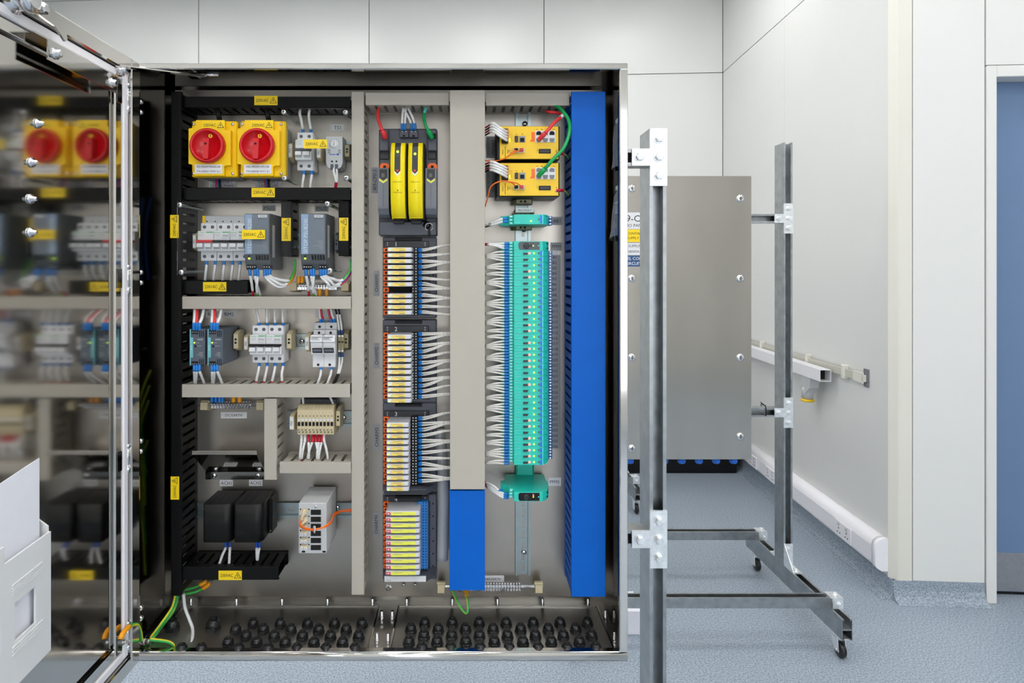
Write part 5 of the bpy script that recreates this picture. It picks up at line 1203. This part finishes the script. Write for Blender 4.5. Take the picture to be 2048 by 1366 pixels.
for k in range(2): wire([(1031 + k * 10, 372, .112), (1024 + k * 8, 366, .122), (1005, 362, .125), (988, 368, .12), (980, 377, .11), (977, 390, .1), (970, 414, .08)], [('jacket', 'orange_fib', 0, 1, .0013)], 'orange fibre lead from the switch with the green patch lead', 'orange fibre leads of the switch with the green patch lead', 'fibre lead', 'fibre_lead')
wire([(1079, 278, .108), (1083, 274, .118), (1095, 261, .125), (1108, 246, .118), (1122, 234, .10), (1126, 229, .085), (1115, 226, .07), (1098, 224, .06), (1092, 222, .05)], [('boot', 'redcable', 0, .14, .0052), ('jacket', 'redcable', .14, .52, .0036), ('marker', 'sleeve', .52, .66, .0042), ('tail', 'redcable', .66, 1, .0036)], 'red network patch lead from the upper yellow switch into the grey duct', None, 'network cable', 'patch_lead', sides=9)
wire([(1078, 350, .108), (1084, 344, .118), (1105, 320, .13), (1128, 295, .13), (1139, 262, .12), (1136, 238, .105), (1122, 219, .09), (1104, 208, .062)], [('boot', 'greencable', 0, .1, .0056), ('jacket', 'greencable', .1, 1, .0039)], 'green network patch lead from the lower yellow switch into the grey duct', None, 'network cable', 'patch_lead', sides=9)
wire([(770, 276, .055), (768, 268, .062), (762, 255, .065), (756, 235, .055), (757, 218, .05), (764, 208, .045)], [('plug', 'redcable', 0, .2, .0062), ('jacket', 'redcable', .2, 1, .0036)], 'red network lead plugged into the controller carrier', None, 'network cable', 'patch_lead', sides=9)
wire([(864, 276, .055), (859, 266, .062), (851, 250, .065), (848, 235, .055), (850, 222, .05), (857, 208, .045)], [('plug', 'greencable', 0, .2, .0062), ('jacket', 'greencable', .2, .72, .0036), ('marker', 'green_l', .72, 1, .0036)], 'green network lead plugged into the controller carrier', None, 'network cable', 'patch_lead', sides=9)
for k, (a, b) in enumerate(((804, 806), (810, 811.5), (823, 806), (830, 816))):
    wire([(a, 260, .045), (a, 250, .05), (a - (a - b) * .35, 235, .05), (b, 215, .045), (b, 206, .04)], std(.22, 1, None, .0028), 'white sleeved power wire into the top of the controller carrier', 'power wires of the controller carrier')
for dy in (0, 73.5):
    wire([(1113, 308 + dy, .1), (1120, 307 + dy, .1), (1130, 309 + dy, .08), (1137, 318 + dy, .06)], [('lug', 'redfer', 0, .38, .0035), ('jacket', GY, .38, 1, .0018)], 'green yellow earth wire on the network switch with the %s patch lead' % ('red' if dy == 0 else 'green'), None, 'wire', 'earth_wire')

# ================================================================ green barriers
HF = .125
def bar_profile():
    X = U
    return [(X(1030, .012), .009), (X(1011, .03), .014), (X(1009, .05), .05), (X(1001, .055), .055), (X(1001, .075), .075), (X(1017, .085), .085), (X(1017.5, .1), .10), (X(1027, .105), .105), (X(1028, HF), HF), (X(1085.5, HF), HF), (X(1094, .112), .112), (X(1097, .09), .09), (X(1096.5, .07), .07), (X(1091, .045), .045), (X(1087.5, .014), .014), (X(1066, .012), .009)]
PB = bar_profile()
def barrier(label, yc, t, group, red=True, ps=False, relayed=False):
    h = HF; z = V(yc, h); T = thing('signal_barrier' if not ps else 'power_feed_module', label, 'barrier' if not ps else 'module', (U(1046, h), YP, z - t), group)
    MB().prism(PB, 'z', z - t + .0002, z + t - .0002, 'green').build('housing', T)
    X = lambda p: U(p, h); f = h + .0004
    n = 3 if t > .008 else 2
    for k in range(n):
        zz = z + t - (k + .5) * 2 * t / n
        m = MB(); m.box(U(1018.5, .104), U(1026.5, .104), .098, .1065, zz - t / n * .8, zz + t / n * .8, 'green_l', .0006); m.cyl((U(1022.5, .107), 0, zz), 'h', .0016, .106, .1073, 'whitepl', 8); m.build('terminal', T)
        if not ps:
            m = MB(); m.box(U(1097, .085), U(1104.5, .085), .06, .086, zz - t / n * .8, zz + t / n * .8, 'bluet', .0006); m.cyl((U(1100.5, .086), 0, zz), 'h', .002, .0855, .0868, 'whitepl', 8); m.build('terminal', T)
            if relayed: m = MB(); m.box(X(1087), X(1096), h - .02, h - .012, zz - t / n * .8, zz + t / n * .8, 'bluet', .0006); m.cyl((X(1091), 0, zz), 'h', .002, h - .0125, h - .0112, 'whitepl', 8); m.build('terminal', T)
    m = MB(); m.box(X(1028.5), X(1085), h - .0002, f, z + t - .0012, z + t - .0006, 'green_l')
    for a in (1031, 1035.5, 1039):
        for e in (.62, -.62): m.box(X(a), X(a + 2), h - .0002, f, z + t * e - .0006, z + t * e + .0006, 'green_l')
    if not ps: m.box(X(1084.5), X(1086.3), h - .0002, f + .0003, z - t * .9, z + t * .9, 'green_l')
    m.build('print', T)
    if ps:
        m = MB(); m.prism([(X(1037), z - t * .55), (X(1040), z - t * .85), (X(1079), z - t * .85), (X(1079), z + t * .85), (X(1040), z + t * .85), (X(1037), z + t * .55)], 'h', h - .0002, h + .0008, 'psu_dark' if ps == 1 else 'black'); fp = m.build('face_plate', T)
        MB().lathe((X(1052.5), h, z), 'h', [(.0062, .0006), (.0062, .003), (.005, .0036)], 20, 'ctl_dark').box(X(1052.5) - .0045, X(1052.5) + .0045, h + .0034, h + .0042, z - .0005, z + .0005, 'black').build('fuse_cap', fp)
        MB().box(X(1060.5), X(1063), h + .0006, h + .0014, z - .003, z + .003, 'black').build('switch', fp)
        m = MB(); m.lathe((X(1066.5), h + .0006, z), 'h', [(.0014, 0), (.0014, .0008)], 8, 'led_g'); m.build('status_light', fp)
        if ps == 2: m = MB(); m.lathe((X(1066.5), h + .0006, z + .004), 'h', [(.0014, 0), (.0014, .0008)], 8, 'led_r'); m.build('fault_light', fp)
        m = MB(); m.lathe((X(1077), h + .0006, z), 'h', [(.0015, 0), (.0015, .0006)], 8, 'green_l'); m.build('test_point', fp)
        for e in (-1, 1): MB().box(U(1090, .112), U(1096, .112), .105, .1135, z + e * t * .5 - .0013, z + e * t * .5 + .0013, 'hole').build('slot', T)
    else:
        if not relayed: MB().prism([(X(1046), z - .0032), (X(1055), z - .0032), (X(1057), z + .0012), (X(1046.5), z + .0012)], 'h', h - .0002, h + .0012, 'ctl_dark').build('dip_switch', T)
        if red: m = MB(); m.lathe((X(1058.7), h, z), 'h', [(.0026, 0), (.0026, .0008), (.001, .0014)], 10, 'led_r'); m.build('fault_light', T)
        m = MB(); m.lathe((X(1068 if not relayed else 1062), h, z - (0 if not relayed else .004)), 'h', [(.0019, 0), (.0019, .0008), (.0008, .0013)], 10, 'led_g'); m.build('status_light', T)
        MB().box(X(1076), X(1079.2), h - .0002, h + .0008, z - .0018, z + .0018, 'ctl_dark').box(X(1077), X(1078.2), h + .0007, h + .0011, z - .0006, z + .0006, 'green_l').build('marker_clip', T)
        MB().box(X(1080), X(1084.3), h - .0002, h + .0008, z - t * .8, z + t * .8, 'bluetag').build('tag', T)
        MB().box(U(1088.5, .118), U(1093, .118), .105, .1155, z + t * .55, z + t * .8, 'hole').build('slot', T)
    return T
barrier('green relay module AB1 below the PSU FAULT marker', 438.5, .0105, None, False, False, True)
barrier('green power feed module with dark grey face at the top of the barrier stack', 491.5, .0098, None, False, 1)
barrier('green power feed module alone below the barrier stack at label PFM2', 993.5, .0098, None, False, 2)
y0b, pb = 506.6, (924.2 - 506.6) / 35; tb = pb * (YP - HF) / F / 2
REDS = {0, 3, 4, 9, 10, 12, 13, 15, 16, 17, 18, 19, 21, 22, 24, 28, 29, 31, 32, 33, 34, 35}
protoR = protoG = None
for i in range(36):
    rd = i in REDS; lab = 'slim green signal barrier with red light lit in the tall stack' if rd else 'slim green signal barrier with only the green light lit in the tall stack'
    d = (0, 0, -i * 2 * tb)
    if rd:
        if protoR is None: protoR = barrier(lab, y0b + i * pb, tb, 'green signal barriers with red light'); iR = i
        else: dup(protoR, (0, 0, -(i - iR) * 2 * tb), lab)
    else:
        if protoG is None: protoG = barrier(lab, y0b + i * pb, tb, 'green signal barriers without red light', False); iG = i
        else: dup(protoG, (0, 0, -(i - iG) * 2 * tb), lab)
T = th('power_rail', 'green plastic power rail between the barrier stack and the lowest green module', 'rail', 1049, 958, .01)
MB().box(U(1034, .016), U(1064, .016), .008, .016, V(1100, .016), V(920, .016) + .02, 'green_d', .001).build('insert', T) if False else MB().box(U(1034, .016), U(1066, .016), .008, .016, V(965, .016), V(915, .016), 'green', .001).build('insert', T)
for px in (1031.5, 1066.5): MB().box(U(px, .016), U(px + 1.6, .016), .008, .0185, V(965, .016), V(915, .016), 'green_d').build('edge', T)
# wires into the barriers
rng = random.Random(3)
pos = []
for i in range(36):
    for e in (-.25, .25): pos.append(y0b + (i + e) * pb)
i = 0
while i < len(pos):
    k = rng.choice((3, 4, 4, 2)); g = pos[i:i + k]; c = sum(g) / len(g) + rng.uniform(-2.5, 2.5)
    for j, yy in enumerate(g):
        yd = c + (yy - c) * .14; b = rng.uniform(-1.2, .4)
        wire([(1018.5, yy, .1), (1008, yy - .2, .101), (993, yy * .72 + yd * .28 + b * .8 - .6, .1), (979, yd + (yy - yd) * .32 - .3, .09), (962, yd + 1.5, .072)], [('ferrule', 'ferrule', 0, .15, .0028), ('sleeve', 'thinsleeve', .15, .8, .0022), ('insulation', 'thinsleeve', .8, 1, .0016)], 'thin white marked wire from the wide grey duct into the green barrier stack', 'white wires of the green barrier stack', n=4, sides=6)
    i += k
for yy, yd in ((487, 487), (492, 488.5), (496.5, 490)): wire([(1018.5, yy, .1), (1006, yy, .1), (988, yd + 1, .095), (962, yd, .075)], [('ferrule', 'ferrule', 0, .15, .0028), ('sleeve', 'sleeve', .15, .75, .0024), ('insulation', 'redfer', .75, 1, .0017)], 'white marked wire into the top power feed module of the barrier stack', 'wires of the top power feed module', n=4)
for yy, yd in ((981, 965), (988, 969), (992, 972), (996, 974)): wire([(1016 if yy > 985 else 1004, yy, .095), (1004 if yy > 985 else 996, yy - 2, .1), (988, yy * .4 + yd * .6 + 1, .09), (974, yd, .07), (964, yd - 5, .06)], [('ferrule', 'ferrule', 0, .15, .0028), ('sleeve', 'sleeve', .15, .8, .0026), ('insulation', 'redfer', .8, 1, .0017)], 'white marked wire into the lowest green power feed module', 'wires of the lowest power feed module', n=4)
for yy, yd in ((437, 446), (443, 450)): wire([(1016, yy, .1), (1004, yy + 1, .1), (985, yd, .085), (962, yd + 6, .06)], [('ferrule', 'ferrule', 0, .15, .0028), ('sleeve', 'sleeve', .15, .65, .0028), ('insulation', 'black' if yy > 440 else 'thinsleeve', .65, 1, .0017)], 'white marked wire into the green relay module AB1', 'wires of the green relay module AB1', n=4)

# ================================================================ remaining wires, left bays
for k, px in enumerate((412, 429, 447, 464, 479)): wire([(px + 1, 520, .042), (px + 1, 532, .05), (px - .5, 545, .05), (px - 2.5, 566, .04)], std(.24, 1), 'white sleeved wire below the breaker with red toggle and its neighbours', 'wires below the breakers behind the clear cover')
for dx, nm in ((0, 'next to the breakers'), (112, 'at the right edge of the clear cover')):
    lab = 'white sleeved wire hanging from the power supply ' + nm; g = 'wires of the power supply ' + nm
    wire([(499.5 + dx, 538, .092), (500.5 + dx, 551, .095), (504 + dx, 570, .085), (506.5 + dx, 594, .06)], std(.2, .72, 'redfer'), lab, g)
    wire([(510 + dx, 538, .092), (510.5 + dx, 551, .095), (514 + dx, 570, .088), (521 + dx, 594, .06)], std(.2, .95), lab, g)
    wire([(515 + dx, 538, .092), (515.5 + dx, 551, .095), (513.5 + dx, 575, .09), (516 + dx, 594, .06)], std(.2, .78, GY), lab, g)
    cols_ = (('orange', GY, GY) if dx == 0 else ('redfer', 'bluecable', GY))
    for k in range(3):
        e = 584 + (k * 2) if dx == 0 else 703
        end = [(560 + dx * .92 + k * 6, 574 - k * 4 - (5 if k == 2 else 0), .09), (580 + dx * .95, 565 - k * 3, .08), (589 + dx, 545 - k * 3, .06), (590 + dx, 520, .045)]
        wire([(529.5 + dx + k * 5.3, 538, .092), (530 + dx + k * 5.3, 552, .098), (543 + dx + k * 6, 566 - k * 4, .1)] + end, std(.12, .5, cols_[k], .0032), 'white sleeved wire curving right from the supply ' + nm, 'output wires of the power supply ' + nm)
for dx, nm in ((0, 'next to the black duct'), (35.5, 'next to the beige end clamp')):
    lab = 'wire between relay module and duct, relay ' + nm; g = 'wires of the relay module ' + nm
    for k, (a, b, cm) in enumerate(((388, 390, 'sleeve'), (393.5, 394, 'redcable'), (399, 409, 'sleeve'))):
        wire([(a + dx, 660, .098), (a + dx, 648, .1), ((a + b) / 2 + dx, 635, .09), (b + dx, 612, .06)], std(.22, 1, None, .0034, 'ferrule', cm), lab, g)
    for k, (a, b, cm) in enumerate(((388.5, 389.5, 'sleeve'), (393.5, 391, 'sleeve'), (399, 410, 'sleeve'))):
        wire([(a + dx, 729, .098), (a + dx, 742, .1), ((a * 1.3 + b * .7) / 2 + dx, 752, .09), (b + dx, 770, .06)], std(.2, 1, None, .003, 'ferrule', cm), lab, g)
for k, px in enumerate((512, 528, 544, 560)):
    wire([(px + 6, 653, .042), (px + 6, 645, .05), (px + 5.5 if k else px + 3.5, 632, .05), (px + 5 if k else px, 612, .045)], std(.26, 1), 'white sleeved wire above the two white breakers tagged MCB1 and MCB2', 'wires above the two tagged breakers')
    wire([(px + 6, 725, .042), (px + 6, 735, .05), (px + 3.5, 748, .055), (px + (-2 if k < 3 else 5), 772, .05)], std(.18, .78, 'redfer'), 'white sleeved wire below the two white breakers tagged MCB1 and MCB2', 'wires below the two tagged breakers')
for a, b, cm in ((641, 638, 'sleeve'), (646, 641, 'redfer'), (662, 656, 'redfer'), (668, 660, 'sleeve')): wire([(a, 646, .036), (a, 639, .04), ((a + b) / 2, 630, .045), (b, 612, .045)], std(.28, 1, None, .0026, 'ferrule', cm), 'wire above the two white fuse holders', 'wires above the fuse holders')
for a, b in ((642, 634), (663, 653)): wire([(a, 733, .045), (a, 741, .05), ((a + b) / 2 + 2, 753, .06), (b, 770, .055)], std(.18, 1, None, .003), 'white sleeved wire below the two white fuse holders', 'wires below the fuse holders')
for a, t, bt in ((679, 675, 676), (684.5, 682, 679)):
    wire([(a, 669, .036), (a - 2, 650, .036), (a - 5, 630, .036), (t - 6, 612, .036)], std(.15, .7, 'black', .0025, 'navy'), 'grey white wire above the small twin terminal', 'wires above the small twin terminal')
    wire([(a, 706, .036), (a, 722, .04), (bt, 745, .05), (bt - 12, 772, .055)], std(.12, .62, 'black', .0025, 'navy'), 'grey white wire below the small twin terminal', 'wires below the small twin terminal')
for a, b, c in ((603, 600, 0), (610, 604, 0), (617, 618, 1), (626, 616, 1), (631, 637, 1), (638, 634, 1), (644, 638, 1), (648, 655, 0)): wire([(a, 869, .045), (a, 880, .055), ((a + b) / 2, 894, .06), (b, 912, .06), (b, 928, .05)], std(.26, .8, 'redfer', .0028, 'redfer' if c else 'sleeve'), 'white sleeved wire below the row of ten beige terminals', 'wires below the ten beige terminals')
for a, b in ((607, 605), (666, 657)): wire([(a, 815, .04), (a - .5, 806, .04), (b, 788, .04)], std(.22, 1, None, .0028, 'navy'), 'white sleeved wire above the row of ten beige terminals', 'wires above the ten beige terminals')
for a, b in ((451, 437), (460, 458)): wire([(a, 1084, .05), (a, 1096, .055), ((a + b) / 2, 1112, .06), (b, 1134, .06)], std(.2, .9, 'redfer', .003, 'bluecable'), 'white sleeved wire below the heater under ACH1', 'wires of the heater under ACH1')
for a, b in ((513, 514), (519, 515)): wire([(a, 1084, .05), (a, 1094, .055), ((a + b) / 2, 1104, .06), (b, 1120, .055)], std(.3, 1, None, .003, 'bluecable'), 'white sleeved wire below the heater under ACH2', 'wires of the heater under ACH2')
for a, b in ((605.5, 598.5), (621.5, 617)):
    wire([(a, 266, .043), (a, 258, .05), (a - 3, 240, .05), (b + 1, 226, .05), (b + 5, 208, .04)], std(.14, .75, 'thinsleeve'), 'white sleeved wire above the breaker beside the thermostat', 'wires above the breaker beside the thermostat')
    wire([(a + 2, 340, .043), (a + 2, 352, .05), (a, 365, .055), (a - 1, 382, .05)], std(.26, 1), 'white sleeved wire below the breaker beside the thermostat', 'wires below the breaker beside the thermostat')
for a, b in ((667, 671), (673, 674)): wire([(a, 336, .05), (a + 1, 346, .052), (b, 360, .055), (b - 2, 382, .045)], [('sleeve', 'sleeve', 0, .62, .0028), ('insulation', 'redfer', .62, 1, .002)], 'white sleeved wire below the thermostat', 'wires below the thermostat')
for cxp, nm in ((435, 'mains'), (533, 'UPS')):
    for k, cm in enumerate(('redfer', 'bluecable', 'black')): wire([(cxp + k * 3 - 2, 345, .03), (cxp + k * 3 - 2, 362, .04), (cxp + k * 3 - 1, 384, .04)], [('insulation', cm, 0, 1, .0028)], 'coloured supply wire below the isolator fed from ' + nm, 'wires below the isolator fed from ' + nm)
    for k, cm in enumerate(('black', 'black')): wire([(cxp + 4 + k * 5, 250, .03), (cxp + 1 + k * 4, 234, .045), (cxp - 4 + k * 3, 208, .045)], [('jacket', cm, 0, 1, .0034)], 'black cable above the isolator fed from ' + nm, 'black cables above the isolator fed from ' + nm)
# loose wires lying inside the slotted ducts
for k, (cm, yy) in enumerate((('gy_y', 800), ('gy_g', 830), ('gy_y', 860), ('gy_g', 940), ('gy_g', 1000))): wire([(352 + k * 2, yy - 60, .03), (356, yy, .05), (358 - k, yy + 60, .045), (354, yy + 150, .04)], [('insulation', GY, 0, 1, .003)], 'green yellow wire seen through the slots of the tall black duct', 'wires inside the tall black duct')
for k, cm in enumerate(('redfer', 'gy_y', 'gy_g', 'black', 'bluecable')): wire([(400, 780 + k * 2, .035 + k * .006), (500, 783 - k, .035 + k * .006), (600, 779 + k * 2, .035 + k * .006), (690, 782, .035 + k * .005)], [('insulation', cm, 0, 1, .0026)], 'coloured wire lying inside the grey duct below the relay modules', 'wires inside the grey duct below the relays')
for k, cm in enumerate(('bluecable', 'black', 'ferrule', 'redfer', 'gy_y')): wire([(352 + k, 395, .03 + k * .008), (355, 470, .04 + k * .006), (352 + k * 2, 560, .035 + k * .006)], [('insulation', cm, 0, 1, .003)], 'coloured wire inside the tall black duct beside the clear cover', 'coloured wires inside the tall black duct')
# earth wires at the bottom left
wire([(352, 1190, .06), (345, 1215, .07), (325, 1245, .09), (300, 1278, .11), (287, 1292, .13)], [('jacket', GY, 0, 1, .0042)], 'thick green yellow earth cable running down to the cabinet corner', None, 'wire', 'earth_wire', sides=7)
wire([(356, 1192, .055), (348, 1220, .065), (322, 1255, .085), (298, 1288, .12)], [('jacket', GY, 0, 1, .0032)], 'thin green yellow earth cable beside the thick one', None, 'wire', 'earth_wire')
wire([(420, 1166, .02), (413, 1172, .022), (398, 1181, .025), (382, 1186, .035), (362, 1189, .05)], [('lug', 'lug', 0, .28, .0048), ('jacket', GY, .28, 1, .0032)], 'green yellow earth wire with orange lug under the black duct, lower one', None, 'wire', 'earth_wire')
wire([(413, 1162, .02), (405, 1167, .022), (393, 1173, .025), (380, 1177, .035), (362, 1181, .05)], [('lug', 'lug', 0, .28, .0048), ('jacket', GY, .28, 1, .0032)], 'green yellow earth wire with orange lug under the black duct, upper one', None, 'wire', 'earth_wire')
wire([(367, 1188, .06), (370, 1215, .055), (379, 1240, .06), (385, 1258, .07), (384, 1280, .10), (377, 1303, .13)], [('jacket', 'whitepl', 0, 1, .0036)], 'white flat cable dropping from the tall black duct to the cabinet floor', None, 'cable', 'white_cable')
wire([(239, 1285, .245), (243, 1272, .242), (252, 1259, .228), (265, 1250, .203), (275, 1250, .18), (281, 1264, .16), (283, 1281, .15)], [('lug', 'lug', .05, .28, .0052), ('jacket', GY, .28, 1, .0034)], 'green yellow bonding strap with orange lug between door and cabinet', None, 'wire', 'earth_wire')
wire([(300, 1279, .145), (320, 1281, .142), (340, 1285, .14), (347, 1294, .138), (338, 1303, .137), (318, 1307, .137)], [('jacket', ['gy_y', 'gy_y', 'gy_g', 'gy_g', 'gy_y', 'gy_g', 'gy_g'], 0, 1, .0034)], 'green yellow earth loop lying on the cabinet floor by the hinge', None, 'wire', 'earth_wire')
x_, h_ = fl_pt(292, 1296, ZF)
m = MB(); c = C3(289, 1281, .142); m.lathe((c[0], c[1], c[2]), 'x', [(.0075, -.012), (.0075, -.004), (.0095, -.004), (.0095, .002), (.0075, .002), (.0075, .01), (.0045, .01), (.0045, .022)], 6, 'chrome', False); m.build('earth_stud', CAB)
wire([(906, 1182, .05), (912, 1198, .06), (922, 1216, .07), (931, 1226, .075), (936, 1221, .07), (935, 1200, .06), (933, 1190, .05), (932, 1180, .04)], [('jacket', ['gy_y', 'gy_y', 'gy_g', 'gy_g', 'gy_y', 'gy_g', 'gy_g'], 0, .86, .0026), ('lug', 'lug', .86, 1, .0046)], 'green yellow earth loop with orange lug below the short blue duct', None, 'wire', 'earth_wire')

# ================================================================ cable glands
def gland(label, group, px, py, r=.0128, proto=[None]):
    ht = .017 * r / .0128; x, hh = fl_pt(px, py, ZF + .004 + ht)
    if r == .0128 and proto[0] is not None:
        o, x0, h0 = proto[0]; return dup(o, (x - x0, -(hh - h0), 0), label, group)
    T = thing('cable_gland', label, 'cable gland', (x, YP - hh, ZF + .004), group); k = r / .0128
    MB().lathe((x, hh, ZF + .004), 'z', [(r * 1.02, 0), (r * 1.02, .0055 * k), (r * .95, .006 * k)], 6, 'rubber', False).build('nut', T)
    MB().lathe((x, hh, ZF + .004), 'z', [(r * .9, .006 * k), (r * .92, .0085 * k), (r * .88, .0115 * k), (r * .68, .0155 * k), (r * .6, .017 * k), (r * .46, .0165 * k), (r * .38, .006 * k)], 16, ['rubber'] * 5 + ['hole']).build('dome', T)
    if r == .0128: proto[0] = (T, x, hh)
    return T
zx = lambda v: 240 + v / 3.938
zx2 = lambda v: 740 + v / 3.938
zy = lambda v: 1140 + v / 3.938
for vy, vs in ((385, (1050, 1263, 1478, 1690, 1905)), (432, (912, 1130, 1347, 1565, 1782)), (482, (992, 1215, 1437, 1657, 1880)), (534, (852, 1077, 1302, 1527, 1752)), (584, (935, 1165, 1393, 1622, 1850, 640, 486))):
    for v in vs: gland('black cable gland standing in the left gland plate', 'glands in the left gland plate', zx(v), zy(vy))
for vy, vs in ((380, (432, 648, 860, 1072, 1285, 1497, 1712)), (428, (322, 537, 753, 970, 1187, 1405, 1620)), (478, (425, 643, 862, 1083, 1303, 1523, 1745)), (528, (305, 528, 755, 980, 1205, 1428, 1650)), (578, (408, 637, 868, 1097, 1325, 1552, 1780))):
    for v in vs: gland('black cable gland standing in the right gland plate', 'glands in the right gland plate', zx2(v), zy(vy))
gland('large black cable gland by the hinge side earth cables', None, zx(412), zy(390), .0165)
gland('large black cable gland beside the white flat cable', None, zx(735), zy(385), .0166)

# ================================================================ poly bags hanging on the right inner wall
for k, (yt, yb, lab) in enumerate(((243, 336, 'small clear poly bag with a fold hanging on the right inner wall'), (377, 470, 'larger clear poly bag with fixings hanging lower on the right inner wall'))):
    xw = XR - tk - .0005; hA, hB_ = .145, .06
    T = thing('poly_bag', lab, 'plastic bag', (xw, YP - .1, V(yb, .1)))
    m = MB(); n = 7; vs = []; fs = []
    for i in range(n):
        for j in range(n):
            u, v = i / (n - 1), j / (n - 1); bul = math.sin(math.pi * u) ** .7 * (.1 + .9 * v) * (.018 if k else .012)
            vs.append((xw - .001 - bul - .0015 * math.sin(9 * v + 5 * u), hA + (hB_ - hA) * u, V(yt, .1) + (V(yb, .1) - V(yt, .1)) * v - .012 * u * (k == 1)))
    for i in range(n - 1):
        for j in range(n - 1): fs.append((i * n + j, i * n + j + 1, (i + 1) * n + j + 1, (i + 1) * n + j))
    m.add(vs, fs, 'polybag', True); m.build('bag', T)
    m = MB(); m.box(xw - .004, xw, .09, .115, V(yt, .1) - .004, V(yt, .1) + .006, 'whitepl', .001); m.build('tape', T)
    if k: m = MB(); m.box(xw - .010, xw - .004, .085, .10, V(456, .1), V(444, .1), 'beige', .002); m.build('fixing', T); m = MB(); m.box(xw - .006, xw - .005, .095, .115, V(428, .1), V(405, .1), 'paper'); m.build('slip', T)
